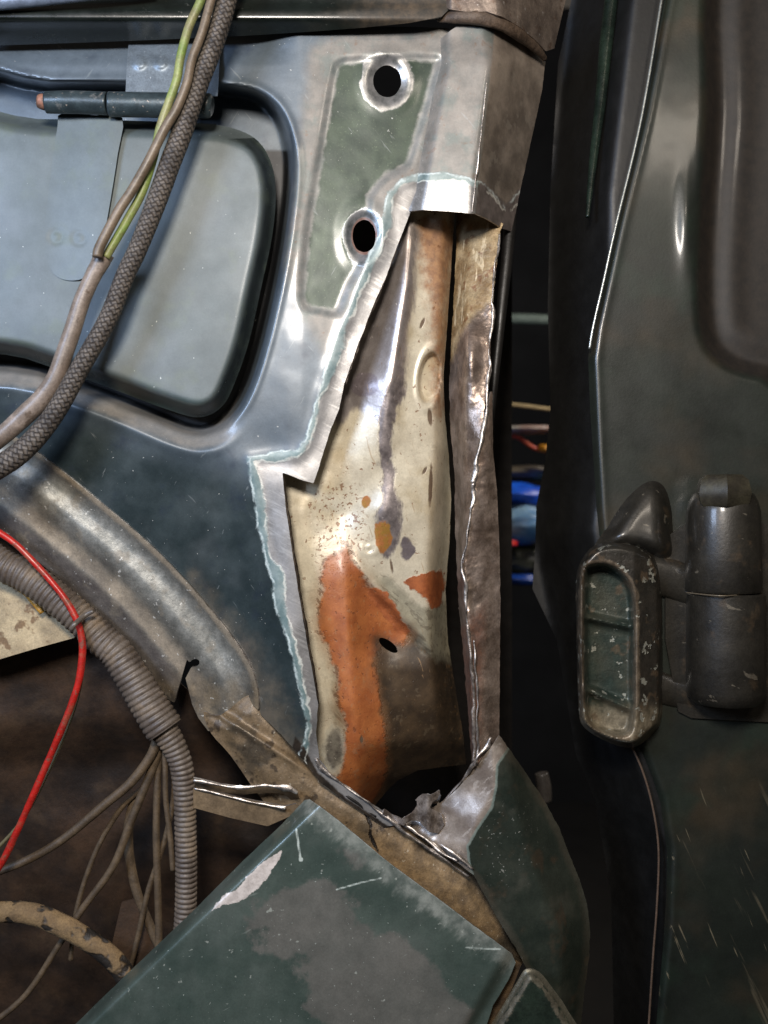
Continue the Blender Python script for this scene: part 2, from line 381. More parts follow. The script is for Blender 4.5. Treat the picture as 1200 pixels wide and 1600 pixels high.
ARCH = spline([(-90,600),(-20,655),(60,708),(146,776),(250,866),(333,958),(385,1030),(402,1075),(404,1110)], 6)
CUT = [(668,318),(645,325),(636,345),(618,392),(600,440),(578,490),(556,548),(538,600),(530,640),(516,672),(504,712),(490,755),(466,748),(441,738),(446,790),(456,860),(468,935),(480,1005),(490,1060),(497,1100),(494,1145),(499,1186),(516,1208),(545,1232),(600,1268),(625,1288)]
panel_poly = [(-90,52),(300,50),(560,40),(700,44),(698,90),(684,140),(676,250),(672,300)]+CUT+[(600,1292),(540,1252),(500,1222),(476,1190),(440,1148),(408,1118)]+[tuple(p) for p in ARCH[::-1][2:]]
def panel_depth(X, Y):
    r = sdf(RECESS, X, Y)
    d = np.interp(Y, [40, 62, 92, 100, 128, 160], [16, 12, 3, 1, 0, 0])*ss(470, 380, X)
    bot = ss(470, 560, Y)*ss(400, 300, X)
    d = d+(48-9*bot)*ss(-1, 13, r)+9*bot*ss(-24, 2, r)-1.6*g(r, -5, 5)*(1-bot)-2*bot*g(r, -26, 8)
    low = Y-(600+X*0.32)
    d = d+0.085*np.clip(low, 0, 400)*ss(470, 330, X)
    d = d+0.07*np.clip(450-X, 0, 500)*0.25
    d = d+2.0*ss(0, 10, sdf(POCKET, X, Y))
    for cx, cy, rx, ry in ((605,127,22,25),(569,369,18,26)):
        e = ell(cx, cy, rx, ry, X, Y); d = d-0.9*ss(-32, -14, e)+3.0*ss(-12, 1, e)
    gr = sdf(GROUND, X, Y); d = d-1.2*g(gr, 4, 9)
    # right side of the skin rolls gently toward the opening lower down
    d = d+0.05*np.clip(X-(470+0*Y), 0, 200)
    d = d+ss(1090, 1200, Y)*8
    d = d+0.9*fbm(X, Y, 120, 2)+0.25*fbm(X, Y, 40, 8)
    d = d+2.2*g(Y, 700, 40)*g(X, 420, 50)
    return d
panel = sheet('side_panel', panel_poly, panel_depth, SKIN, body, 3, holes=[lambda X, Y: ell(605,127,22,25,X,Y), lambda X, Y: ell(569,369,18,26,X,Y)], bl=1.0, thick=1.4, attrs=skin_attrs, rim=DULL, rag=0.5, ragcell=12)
# jagged burr along the saw cut
tube('cut_edge', [(x, y, 4.5+0.05*max(x-470, 0)+ (8 if y > 1150 else 0)) for x, y in [(640,329),(618,390),(600,440),(578,490),(557,546),(540,600)]], [1.5,2.4,2.0,2.6,1.6], DULL, panel, 6, 8, ragr=0.9)
tube('cut_edge', [(441,740,6),(448,792,5),(458,862,5),(470,937,5),(482,1007,5),(492,1062,6),(498,1100,8)], [3.2,3.4,3.0,3.2,2.2,1.6], layered('dark_edge', (40,34,28), (70,60,50), 0.5, 0.6, 200), panel, 6, 8, ragr=0.6)

# upper pillar skin
pil_poly = sm([(692,86),(715,66),(760,62),(800,68),(836,84),(851,92),(846,140),(832,205),(820,262),(812,300),(806,332),(800,361)], 3).tolist()
pil_poly = [(688,60),(712,42),(750,36),(790,44),(825,62),(853,90),(847,140),(833,205),(821,262),(812,300),(806,332),(799,362),(785,357),(765,344),(744,334),(700,330),(660,328),(638,330),(650,300),(655,262),(662,225),(676,150),(690,100)]
pil_rows = rows([
 (60, [(640,10),(690,4),(700,-3),(756,-4),(772,3),(800,22),(855,60)]),
 (100, [(640,8),(688,2),(700,-6),(764,-8),(776,-2),(806,22),(855,60)]),
 (200, [(630,6),(668,2),(680,-6),(752,-8),(762,0),(795,26),(840,62)]),
 (290, [(630,5),(652,1),(664,-6),(740,-8),(750,0),(780,28),(815,60)]),
 (370, [(620,5),(638,1),(650,-6),(738,-8),(748,0),(775,26),(805,56)])])
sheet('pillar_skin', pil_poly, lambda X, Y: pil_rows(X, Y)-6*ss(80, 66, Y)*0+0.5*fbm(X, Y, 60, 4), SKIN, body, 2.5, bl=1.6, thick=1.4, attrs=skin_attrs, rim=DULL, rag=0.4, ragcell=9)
tube('seam_edge', [(764,100,-6),(757,160,-7),(752,205,-7),(746,260,-7),(741,300,-7),(738,332,-7)], [0.6,1.3,1.0,1.6,1.3,1.2], BRIGHT, body, 6, 8, ragr=0.9)

# block above the joint, and the dark rail along the top
BARE = layered('stripped_pillar_steel', (150, 136, 124), (112, 100, 92), 0.38, 0.6, 60, bump=0.25, bscale=260, layers=[
  dict(spot=(110, 0.56, 0.7), c=(84, 60, 42), op=0.6, r=0.6), dict(spot=(240, 0.66, 0.71), c=(205, 200, 195), op=0.7)])
top_rows = rows([(-60,[(640,6),(690,0),(700,-14),(775,-14),(810,8),(885,60)]),(20,[(640,6),(690,0),(700,-14),(780,-14),(815,8),(880,60)]),(100,[(640,6),(690,0),(700,-12),(785,-12),(815,10),(870,60)])])
sheet('pillar_block', [(680,-60),(890,-60),(884,0),(872,50),(866,76),(853,80),(836,62),(812,42),(785,26),(760,18),(725,18),(700,14),(690,0)], top_rows, BARE, body, 2.5, bl=1.6, thick=2, rim=DULL)
CAULK = layered('old_brown_sealer', (98, 82, 68), (60, 48, 38), 0.6, 0.1, 90, bump=0.9, bscale=200)
tube('sealer_bead', [(684,30,-2),(710,26,-8),(745,26,-10),(780,34,-4),(812,54,14),(838,76,34),(852,92,48)], [4,11,13,13,11,8,5], CAULK, body, 12, 8, flat=0.7, ragr=0.12)
RAIL = layered('black_green_rail', (14, 19, 17), (24, 30, 27), 0.3, 0.1, 30, bump=0.1, bscale=300, coat=0.3, layers=[dict(spot=(260, 0.66, 0.72), c=(90, 90, 84), op=0.5), dict(attr='f_edge', w=30, amp=30, ns=50, c=(84,70,54), c2=(50,44,36), r=0.7, op=0.8)])
rail_poly = [(-90,-60),(700,-60),(702,14),(690,26),(640,36),(560,44),(480,50),(380,56),(250,62),(120,67),(-90,74)]
sheet('window_rail', rail_poly, lambda X, Y: rows([(-60,[(-90,-10),(800,-10)]),(6,[(-90,-22),(800,-8)]),(14,[(-90,-30),(800,-8)]),(30,[(-90,-30),(800,-8)]),(44,[(-90,-16),(800,-4)]),(78,[(-90,10),(800,8)])])(X, Y), RAIL, body, 3, bl=1.0, thick=2, attrs={'f_edge': lambda X, Y: 40-np.hypot((X-640)*0.5, (Y-20)*1.0)})
GASKET = layered('pale_blue_trim', (120, 132, 150), (100, 110, 126), 0.4, 0.3, 30)
tube('trim_strip', [(-90,12,-34),(0,4,-34),(70,-2,-34),(150,-9,-34),(240,-18,-30)], [11,11,10,8,6], GASKET, body, 12, 8)

# ------------------------------------------------------------------ flap in the recess
FLAPM = layered('dusty_green_flap', (88, 97, 98), (76, 85, 86), 0.5, 0.1, 22, grime=0.1, bump=0.05, bscale=700, coat=0.05, rvar=0.06, layers=[
 dict(attr='f_flapshade', off=22, w=5, amp=4, ns=60, c=(44, 52, 50), c2=(34, 40, 40), r=0.25, op=0.9),  # side wall of the flap: its dark reflection painted as colour
 dict(spot=(35, 0.52, 0.7), c=(86, 96, 84), op=0.5), dict(spot=(13, 0.5, 0.75), c=(108, 116, 122), op=0.4),
 dict(attr='f_green', w=8, amp=9, ns=90, c=(52, 70, 66), op=0.6, r=0.35),
 dict(spot=(300, 0.74, 0.78), c=(190, 195, 190), op=0.8, sdet=2)])
def flap_depth(X, Y):
    s_ = sdf(LID, X, Y)
    return -3+26*(1-ss(0, 22, s_))+1.0*g(s_, 30, 5)*0-0.004*(X-200)*0+0.5*fbm(X, Y, 150, 5)
flap = sheet('cover_flap', LID, flap_depth, FLAPM, body, 3, bl=1.2, thick=1.2, attrs={'f_flapshade': lambda X, Y: np.where(Y < 215, 0, 40-sdf(LID, X, Y)), 'f_green': lambda X, Y: 12-np.hypot((X-270)*0.25, (Y-632)*1.1)})
LEAFM = layered('blue_grey_leaf', (104, 114, 122), (92, 102, 112), 0.42, 0.35, 26, bump=0.05, bscale=600, rvar=0.06, layers=[dict(spot=(300, 0.68, 0.72), c=(180, 185, 190), op=0.6)])
leaf_poly = sm([(96,178),(150,180),(191,184),(184,240),(173,310),(163,365),(152,412),(132,434),(106,438),(84,428),(72,400),(71,350),(80,270),(90,196)], 3)
sheet('hinge_leaf', leaf_poly, lambda X, Y: -3.6-3.6*ss(70, 185, X)+0*Y+0.4*g(np.hypot(X-88, Y-370), 9, 4)+0.4*g(np.hypot(X-124, Y-372), 9, 4), FLAPM, flap, 2.5, bl=0.6, thick=1.0, attrs={'f_flapshade': lambda X, Y: 0*X-50, 'f_green': lambda X, Y: 0*X-50})
sheet('hinge_strap', [(201,66),(300,62),(345,62),(340,150),(196,150),(198,100)], lambda X, Y: np.interp(Y, [40, 62, 92, 100, 150], [16, 12, 3, 1, -1])-2.6+1.6*ss(9, 6, np.hypot(X-218, Y-98)*0.8)*-1+1.6*ss(9, 6, np.hypot(X-251, Y-98)*0.8)*-1, LEAFM, flap, 2.5, bl=0.8, thick=1.2)
PINM = layered('painted_hinge_tube', (62, 74, 78), (48, 58, 62), 0.36, 0.3, 60, bump=0.15, bscale=400, coat=0.2, layers=[dict(spot=(90, 0.6, 0.7), c=(140, 138, 134), op=0.5), dict(spot=(300, 0.66, 0.7), c=(150, 140, 130))])
tube('hinge_pin', [(72,160,-14),(120,160,-14),(168,162,-14)], [16,17,17,17], PINM, flap, 20, 6)
tube('hinge_pin', [(171,163,-14),(240,164,-14),(318,165,-14),(332,166,-14)], [18.5,18.5,18.5,18.5,13], PINM, flap, 20, 6)
tube('hinge_pin_end', [(60,158,-14),(66,159,-14),(73,160,-14)], [10,12,12], layered('rusty_pin_end', (150,104,84), (100,76,62), 0.6, 0.2, 200), flap, 16, 4)

# ------------------------------------------------------------------ inner pillar
def band_y(X, Y): return Y
orange = sm([(512,876),(526,868),(541,848),(552,872),(572,908),(596,938),(618,962),(640,990),(625,1004),(600,1012),(585,1040),(588,1090),(600,1140),(604,1190),(596,1230),(572,1262),(540,1240),(520,1222),(540,1188),(538,1150),(532,1100),(526,1060),(510,1020),(500,980),(498,930),(508,900)], 3)
inner_attrs = {
 'f_orange': lambda X, Y: sdf(orange, X, Y)+9*fbm(X, Y, 40, 31)+4*fbm(X, Y, 12, 32),
 'f_orange2': lambda X, Y: 6*fbm(X, Y, 22, 35)+3*fbm(X, Y, 8, 36)+np.maximum(sdf(sm([(630,908),(648,898),(672,894),(692,896),(692,944),(676,948),(662,930),(640,920)], 3), X, Y), sdf(sm([(578,920),(604,930),(626,960),(640,985),(620,990),(600,962),(580,940)], 3), X, Y)),
 'f_bare': lambda X, Y: sdf(sm([(640,340),(652,372),(648,440),(640,510),(630,580),(612,640),(598,660),(570,648),(545,640),(530,660),(520,640),(550,560),(590,450),(620,380)], 3), X, Y),
 'f_streak': lambda X, Y: 8*fbm(X, Y, 44, 37)+4*fbm(X, Y, 12, 38)+sdf(sm([(628,560),(634,590),(622,640),(612,690),(612,740),(616,770),(626,800),(622,835),(610,866),(600,868),(588,830),(590,800),(602,780),(594,730),(590,690),(600,640),(616,590)], 3), X, Y),
 'f_rusty': lambda X, Y: sdf(sm([(650,345),(712,350),(704,440),(694,560),(692,640),(680,640),(678,560),(672,480),(660,420)], 3), X, Y),
 'f_grease': lambda X, Y: sdf(sm([(578,1000),(640,985),(670,1020),(700,1030),(730,1020),(745,1130),(745,1215),(690,1225),(640,1240),(570,1270),(570,1180),(570,1120),(570,1060)], 3), X, Y),
 'f_greaseb': lambda X, Y: sdf(sm([(590,985),(620,1000),(660,1030),(700,1060),(700,1220),(620,1260),(602,1230),(606,1160),(600,1100),(580,1040),(574,1000)], 3), X, Y)-6,
 'f_green': lambda X, Y: np.maximum(sdf(sm([(588,900),(612,905),(640,935),(672,950),(700,940),(715,1000),(700,1040),(670,1030),(645,990),(610,945)], 3), X, Y), sdf(sm([(520,1040),(532,1050),(540,1110),(544,1180),(528,1160),(520,1100)], 3), X, Y)),
 'f_spot': lambda X, Y: 5*fbm(X, Y, 16, 62)+np.maximum(ell(636,859,11,17,X,Y), ell(570,602,26,22,X,Y)-3),
 'f_oval': lambda X, Y: ell(521,1172,16,34,X,Y,0.05),
 'f_rust1': lambda X, Y: 5*fbm(X, Y, 14, 61)+np.maximum.reduce([ell(572,784,7,9,X,Y), ell(598,838,14,24,X,Y), ell(524,560,5,10,X,Y)]),
 'f_chip': lambda X, Y: np.maximum.reduce([ell(673,760,3.0,34,X,Y,0.03)*1.0, ell(672,652,3.5,14,X,Y,-0.1), ell(660,505,2.6,9,X,Y,0.4), ell(664,735,2.5,7,X,Y,0.5), ell(612,885,2,12,X,Y,-0.15), ell(565,1155,2.5,6,X,Y)]),
 'f_speck': lambda X, Y: 60-np.hypot((X-530)*1.3, (Y-830)*0.6),
 'f_right': lambda X, Y: X-np.interp(Y, [700, 850, 1000, 1100], [700, 690, 686, 690]),
}
PANELIN = layered('beige_inner_steel', (204, 194, 170), (184, 173, 150), 0.34, 0.12, 40, grime=0.14, bump=0.10, bscale=350, coat=0.15, rvar=0.08, layers=[
 dict(spot=(28, 0.5, 0.7), c=(172, 156, 124), op=0.6),
 dict(attr='f_rusty', w=16, amp=22, ns=120, nd=5, c=(150, 102, 58), c2=(118, 70, 34), cs=180, r=0.6, op=0.85),
 dict(spot=(190, 0.64, 0.69), c=(112, 72, 40), op=0.75, r=0.7, h=-0.2, srough=0.7),
 dict(attr='f_speck', off=5, w=20, spot=(330, 0.57, 0.62), c=(120, 76, 44), op=0.8, h=-0.2),
 dict(attr='f_bare', w=7, amp=18, ns=80, nd=6, nst=(0.15, 0.3), c=(166, 156, 150), c2=(142, 132, 126), cs=60, r=0.30, m=0.65),
 dict(attr='f_streak', w=4, amp=13, ns=150, nd=6, nst=(0.1, 0.35), c=(134, 124, 120), c2=(96, 88, 86), cs=140, r=0.42, m=0.4, h=-0.3),
 dict(attr='f_green', w=7, amp=11, ns=140, c=(140, 136, 114), c2=(104, 100, 82), cs=70, r=0.5, op=0.7),
 dict(attr='f_green', w=3, spot=(260, 0.55, 0.6, (0.9, 0.15)), c=(74, 62, 48), op=0.45, r=0.5),
 dict(attr='f_grease', w=12, amp=13, ns=80, c=(66, 54, 40), c2=(44, 37, 29), cs=60, r=0.42, m=0.1),
 dict(attr='f_grease', w=10, spot=(150, 0.56, 0.7), c=(104, 78, 50), op=0.6, r=0.5),
 dict(attr='f_orange', off=-9, w=10, amp=12, ns=60, nd=6, c=(158, 116, 78), op=0.4, r=0.5),
 dict(attr='f_orange', w=4.0, amp=14, ns=75, nd=8, c=(168, 102, 56), c2=(146, 82, 44), cs=70, r=0.46, m=0.0, h=0.25),
 dict(attr='f_orange', w=5, spot=(45, 0.52, 0.72), c=(150, 100, 66), op=0.6),
 dict(attr='f_orange', w=5, spot=(260, 0.62, 0.68), c=(100, 54, 28), op=0.65, h=-0.25, r=0.6),
 dict(attr='f_orange', w=5, spot=(110, 0.63, 0.68), srough=0.75, c=(160, 120, 80), op=0.4),
 dict(attr='f_orange', band=(-5, 3), w=2, amp=6, spot=(300, 0.5, 0.56), c=(96, 62, 36), op=0.6, h=-0.3),
 dict(attr='f_greaseb', w=13, amp=12, ns=90, nd=5, c=(84, 68, 50), c2=(60, 49, 38), cs=60, r=0.45, op=0.9),
 dict(attr='f_orange2', w=1.6, amp=5, ns=220, nd=5, c=(158, 90, 50), c2=(130, 70, 38), r=0.5, m=0.0, h=0.2),
 dict(attr='f_spot', w=2, amp=3, c=(132, 122, 122), c2=(112, 102, 102), r=0.35, m=0.5),
 dict(attr='f_oval', off=-2, w=3, amp=6, c=(166, 162, 146), r=0.5, op=0.7),
 dict(attr='f_oval', off=3, w=4, amp=9, ns=120, c=(104, 98, 92), c2=(170, 164, 150), cs=110, r=0.3, m=0.6),
 dict(attr='f_rust1', w=1.3, amp=3, c=(158, 98, 50), c2=(140, 110, 40), r=0.7),
 dict(spot=(75, 0.62, 0.66), srough=0.75, c=(130, 116, 94), op=0.22),
 dict(spot=(320, 0.66, 0.72, (0.3, 0.06)), c=(150, 120, 86), op=0.5),
 dict(attr='f_chip', w=0.8, amp=1.2, c=(98, 80, 62), r=0.6, h=-0.3),
])
in_rows = rows([
 (320, [(560,26),(625,26),(644,23),(660,28),(700,36),(712,66),(732,58),(760,44),(800,38)]),
 (450, [(550,34),(596,32),(634,14),(650,24),(698,30),(706,64),(724,54),(752,36),(800,30)]),
 (600, [(490,34),(552,30),(612,12),(634,24),(688,32),(698,64),(716,54),(745,36),(800,30)]),
 (700, [(450,34),(515,30),(600,17),(626,24),(684,32),(704,68),(722,66),(745,50),(800,50)]),
 (800, [(430,30),(470,26),(538,34),(600,20),(676,32),(702,74),(730,76),(750,60),(800,60)]),
 (900, [(440,30),(480,27),(536,22),(598,34),(672,34),(698,80),(732,80),(750,60),(800,60)]),
 (1000,[(450,32),(500,30),(545,21),(600,42),(674,46),(700,84),(736,86),(752,64),(800,60)]),
 (1100,[(460,34),(505,31),(552,23),(604,40),(684,56),(712,92),(742,94),(755,68),(800,60)]),
 (1160,[(470,38),(520,34),(560,30),(606,46),(690,76),(728,98),(746,98),(758,90),(800,70)]),
 (1210,[(480,42),(520,38),(560,46),(606,82),(690,120),(740,140),(750,140),(770,140),(800,140)]),
 (1300,[(480,56),(520,60),(560,90),(606,190),(690,260),(740,260),(750,260),(770,260),(800,260)])])
in_poly = [(622,300),(712,318),(709,360),(704,430),(698,520),(693,590),(695,650),(701,710),(705,780),(702,850),(696,920),(700,1000),(712,1080),(724,1150),(728,1194),(712,1196),(680,1200),(652,1204),(624,1218),(604,1236),(586,1258),(560,1262),(470,1200),(452,1000),(430,800),(415,720),(480,700),(500,620),(560,460)]
def inner_post(X, Y):
    notch = ell(672, 590, 17, 40, X, Y, 0.12)
    d = 9*ss(-1, 3, notch)-1.2*g(notch, -4, 3)
    t = (Y-856)-(X-541)*1.1                      # diagonal fold under the orange primer
    d = d-2.5*g(t, 6, 12)*ss(545,570,X)*ss(700,640,X)+9*ss(-22, -2, t)*0+7*ss(10, 34, t)*ss(540, 580, X)*ss(720, 660, X)*ss(1050, 1000, Y)
    d = d-2.0*g(np.hypot(X-570, (Y-600)*1.1), 0, 22)+0.5*fbm(X, Y, 70, 1)+0.12*fbm(X, Y, 18, 9)
    d = d+1.2*g(np.hypot(X-576, Y-856), 6, 4)-1.4*g(np.hypot((X-578)*0.7, Y-858), 6, 5)
    d = d+2.2*g(np.hypot((X-640)*0.4, (Y-985)*0.8), 0, 10)
    return d
inner = sheet('inner_pillar', in_poly, in_rows, PANELIN, body, 2.2, holes=[lambda X, Y: ell(606,1008,7,17,X,Y,-0.95)], bl=3.0, thick=1.6, attrs=inner_attrs, rim=DULL, post=inner_post, rag=0.4)

# dark backing behind the pillar, the cavity's shade put into its colour
CAV = layered('dark_cavity_backing', (20, 16, 13), (30, 24, 19), 0.8, 0.1, 40, bump=0.4, bscale=120)
sheet('cavity_backing', [(470,300),(800,300),(800,1300),(640,1345),(560,1330),(470,1240)], lambda X, Y: 290+0*X, CAV, body, 14, thick=1)

# ------------------------------------------------------------------ torn right flange
flange_attrs = {
 'f_gold': lambda X, Y: sdf(sm([(700,330),(790,330),(785,470),(770,470),(745,490),(722,520),(708,560),(700,540)], 3), X, Y),
 'f_old': lambda X, Y: sdf([(700,1000),(760,940),(752,1100),(752,1200),(700,1200)], X, Y)}
FL = layered('hammered_brown_steel', (158, 142, 130), (112, 97, 86), 0.33, 0.6, 60, bump=0.25, bscale=300, rvar=0.1, bumps=((130, 0.35, None), (60, 1.3, None)), layers=[
 dict(spot=(30, 0.5, 0.7), c=(120, 98, 84), op=0.4), dict(spot=(180, 0.64, 0.7), c=(72, 54, 42), op=0.5, r=0.6),
 dict(attr='f_gold', w=6, amp=8, ns=120, c=(166, 146, 112), c2=(126, 102, 70), cs=70, r=0.42, m=0.2),
 dict(attr='f_gold', off=4, w=4, spot=(140, 0.58, 0.63, (0.1, 0.06)), c=(206, 188, 154), op=0.7),
 dict(attr='f_gold', off=4, w=4, spot=(90, 0.58, 0.68), c=(104, 64, 34), op=0.8, r=0.6),
 dict(attr='f_old', w=10, amp=8, c=(96, 58, 38), c2=(66, 44, 34), r=0.6, m=0.0, op=0.8)])
fl_rows = rows([
 (330, [(690,62),(712,58),(740,44),(770,36),(800,34)]),
 (450, [(690,60),(708,52),(730,32),(765,22),(790,20)]),
 (560, [(690,60),(704,46),(728,14),(762,10),(790,12)]),
 (680, [(690,60),(706,44),(726,12),(752,4),(780,6)]),
 (800, [(700,60),(716,44),(726,20),(736,6),(760,2)]),
 (880, [(700,60),(716,40),(720,20),(724,8),(760,2)]),
 (1000,[(700,62),(722,44),(728,20),(734,6),(760,2)]),
 (1200,[(700,66),(736,44),(740,26),(744,12),(760,6)])])
fl_poly = [(714,326),(745,322),(786,350),(782,362),(777,400),(770,470),(765,560),(760,620),(750,680),(741,750),(735,800),(728,850),(722,872),(727,930),(733,1000),(738,1100),(744,1192),(738,1194),(730,1100),(722,1000),(716,940),(712,840),(710,740),(703,660),(702,600),(706,520),(711,440)]
def dents(X, Y):
    m = ss(470, 540, Y+(X-740)*-0.6)
    return m*(4.5*fbm(X, Y, 56, 11, 2)+1.0*fbm(X, Y, 16, 14)*g(Y, 600, 80))-9*g(np.hypot((X-736)*1.5, (Y-560)*0.45), 0, 24)
flange = sheet('pillar_flange', fl_poly, fl_rows, FL, body, 2, bl=1.4, thick=1.2, attrs=flange_attrs, rim=BRIGHT, post=dents, rag=0.8, ragcell=10)
out_rows = rows([
 (620, [(740,8),(762,2),(768,4),(790,20)]),
 (700, [(730,6),(748,0),(762,3),(780,16)]),
 (800, [(720,6),(737,-1),(758,4),(782,16)]),
 (880, [(710,8),(724,0),(750,4),(782,16)]),
 (1000,[(715,10),(734,0),(756,6),(782,18)]),
 (1200,[(725,16),(745,4),(765,10),(785,22)])])
out_poly = [(768,600),(762,650),(752,690),(741,752),(736,802),(728,852),(722,874),(727,932),(733,1002),(738,1102),(745,1194),(762,1174),(780,1150),(781,1040),(782,940),(780,840),(776,760),(770,700),(770,650)]
sheet('outer_lip', out_poly, out_rows, FL, body, 2, bl=1.6, thick=1.2, attrs=flange_attrs, rim=BRIGHT, rag=0.5, post=lambda X, Y: 3.4*fbm(X, Y, 46, 21)+1.6*fbm(X, Y, 14, 24)*g(Y, 900, 90)+1.8*fbm(X, Y, 12, 25)*g(Y, 760, 50))
tube('torn_edge', [(780,366,30),(776,400,22),(772,440,17),(769,490,13),(766,540,8),(763,590,5),(762,640,2),(754,676,-1),(745,715,-2),(740,755,-2)], [1.6,2.4,1.8,2.6,1.8,3.0,2.2,3.4,4.4,3.8], BRIGHT, flange, 7, 8, ragr=1.1)
tube('torn_edge', [(740,755,-2),(737,800,-2),(729,850,-1),(723,872,-1),(726,930,0),(730,975,0)], [3.6,3.2,2.4,1.5,2.2,3.2,1.6], BRIGHT, flange, 7, 8, ragr=1.1)
tube('torn_edge', [(730,975,0),(736,1040,0),(739,1110,2),(743,1190,6)], [2.6,3.4,3.0,4.0], DULL, flange, 7, 8, ragr=0.6)
tube('torn_edge', [(740,1000,-2),(743,1060,-2),(745,1120,0),(748,1186,4)], [1.2,2.2,1.6,2.0], BRIGHT, flange, 7, 8, ragr=0.7)
tube('door_seal', [(816,60,90),(806,200,80),(796,360,56),(784,480,46),(772,600,44),(764,700,50),(760,800,60)], [10,10,11,9,7,4,3], layered('black_rubber', (16,15,14), (24,22,20), 0.45, 0, 60, bump=0.2), body, 14, 8)

# ------------------------------------------------------------------ pillar base
BASEM = layered('scuffed_green_base', (40, 48, 42), (56, 62, 54), 0.28, 0.35, 24, grime=0.2, bump=0.1, bscale=350, coat=0.4, layers=[
 dict(spot=(26, 0.5, 0.68), c=(84, 84, 74), op=0.55, r=0.45), dict(spot=(40, 0.56, 0.7), c=(78, 62, 46), op=0.5, r=0.6),
 dict(attr='f_bareb', w=2, amp=4, ns=160, c=(172, 160, 148), c2=(122, 110, 100), cs=40, r=0.32, m=0.4),
 dict(attr='f_bareb', band=(-2.5, 1.5), w=1, amp=2, c=(132, 146, 138), op=0.7, r=0.4),
 dict(attr='f_bareb', w=3, off=2, spot=(260, 0.6, 0.65, (-0.9, 0.2)), c=(190, 180, 170), op=0.6),
 dict(attr='f_sprinkle', w=40, spot=(380, 0.66, 0.70), c=(200, 200, 190), op=0.7, sdet=2),
 dict(attr='f_rim', band=(-4, 9), w=5, amp=9, ns=60, c=(92, 84, 72), op=0.35, r=0.35, m=0.4)])
BASEP = [(745,1193),(764,1170),(781,1150),(797,1172),(825,1212),(850,1250),(872,1290),(890,1335),(906,1375),(917,1412),(922,1455),(920,1500),(912,1560),(904,1640),(860,1640),(850,1560),(822,1512),(806,1482),(780,1440),(758,1400),(740,1368),(715,1348),(690,1335),(660,1308),(640,1296),(618,1288),(632,1276),(648,1272),(660,1262),(656,1250),(667,1240),(682,1243),(690,1239),(684,1254),(672,1258),(676,1262),(700,1246),(722,1224)]
def base_depth(X, Y):
    fold = ((X-778)*0.86+(Y-1225)*-0.0)   # bare plane, then green plane
    f = rows([(1140,[(700,26),(745,14),(770,6),(782,10),(800,30)]),
              (1230,[(640,34),(700,20),(774,0),(800,4),(845,34)]),
              (1320,[(620,26),(680,14),(730,0),(820,4),(892,38)]),
              (1370,[(640,26),(700,14),(738,0),(840,3),(905,36)]),
              (1480,[(700,20),(780,8),(806,-2),(880,4),(925,38)]),
              (1640,[(760,18),(800,8),(850,0),(870,8),(906,36)])])
    return f(X, Y)
base = sheet('pillar_base', BASEP, base_depth, BASEM, body, 2.5, bl=2.0, thick=1.4, rim=BRIGHT, rag=0.6, ragcell=8,
  attrs={'f_bareb': lambda X, Y: sdf([(600,1290),(650,1240),(745,1180),(785,1140),(795,1168),(776,1196),(775,1226),(768,1262),(748,1290),(730,1322),(733,1352),(738,1366),(690,1338)], X, Y),
         'f_sprinkle': lambda X, Y: 30-np.hypot(X-790, (Y-1320)*0.7),
         'f_rim': lambda X, Y: sdf(BASEP, X, Y)},
  post=lambda X, Y: 0.8*fbm(X, Y, 80, 31)+2.2*fbm(X, Y, 70, 33)*ss(790, 740, X)*ss(1400, 1340, Y)+1.2*fbm(X, Y, 16, 36)*ss(715, 680, X)*ss(1360, 1320, Y))
tube('torn_edge', [(748,1188,4),(735,1203,10),(716,1226,16),(698,1246,20),(682,1262,24)], [2.6,3.4,2.6,2.2,1.2], BRIGHT, base, 7, 8, ragr=0.9)
tube('torn_edge', [(768,1152,4),(762,1166,4),(750,1180,3),(744,1196,5)], [1.5,4.0,2.6,3.4], BRIGHT, base, 7, 8, ragr=0.9)
tube('burr', [(620,1286,18),(640,1292,16),(664,1308,12),(690,1332,8),(712,1346,4)], [1.6,2.6,3.2,3.6,2.0], BRIGHT, base, 7, 8, ragr=1.0)
tube('burr', [(688,1318,6),(704,1330,2),(722,1344,0),(737,1358,-1)], [1.2,3.6,3.8,2.2], BRIGHT, base, 7, 8, ragr=0.6)
sheet('torn_tab', [(652,1258),(650,1248),(660,1240),(672,1242),(681,1239),(686,1235),(688,1241),(684,1248),(676,1253),(672,1262),(690,1272),(694,1290),(684,1302),(670,1300),(656,1284),(642,1282),(630,1290),(615,1284),(598,1272),(600,1262),(612,1272),(628,1280),(645,1270)], lambda X, Y: 10+3*np.sin(X/6.0)+0*Y, DULL, base, 2, bl=0.8, thick=1.0, rim=BRIGHT, rag=0.5, ragcell=6)

# ------------------------------------------------------------------ muddy inner flange and its bright edge
MUD = layered('muddy_tan_flange', (128, 108, 82), (96, 80, 58), 0.5, 0.15, 36, bump=0.6, bscale=220, layers=[
 dict(spot=(24, 0.48, 0.62), c=(82, 74, 62), c2=(58, 56, 52), op=0.8, r=0.34, m=0.5), dict(spot=(70, 0.58, 0.66), c=(46, 36, 26), op=0.8),
 dict(attr='f_tan', w=14, amp=14, ns=80, c=(142, 116, 80), c2=(104, 84, 58), cs=120, r=0.6, m=0, op=0.7),
 dict(attr='f_crack', w=1.0, amp=2.5, ns=200, c=(20, 14, 10), h=-1.0), dict(spot=(300, 0.66, 0.7), c=(170, 160, 140), op=0.6)])
mud_poly = sm([(318,1112),(344,1118),(398,1082),(440,1120),(480,1176),(508,1214),(560,1244),(620,1284),(690,1334),(738,1366),(762,1404),(806,1480),(818,1500),(800,1516),(750,1480),(660,1440),(560,1380),(470,1310),(410,1250),(360,1180),(330,1146)], 3)
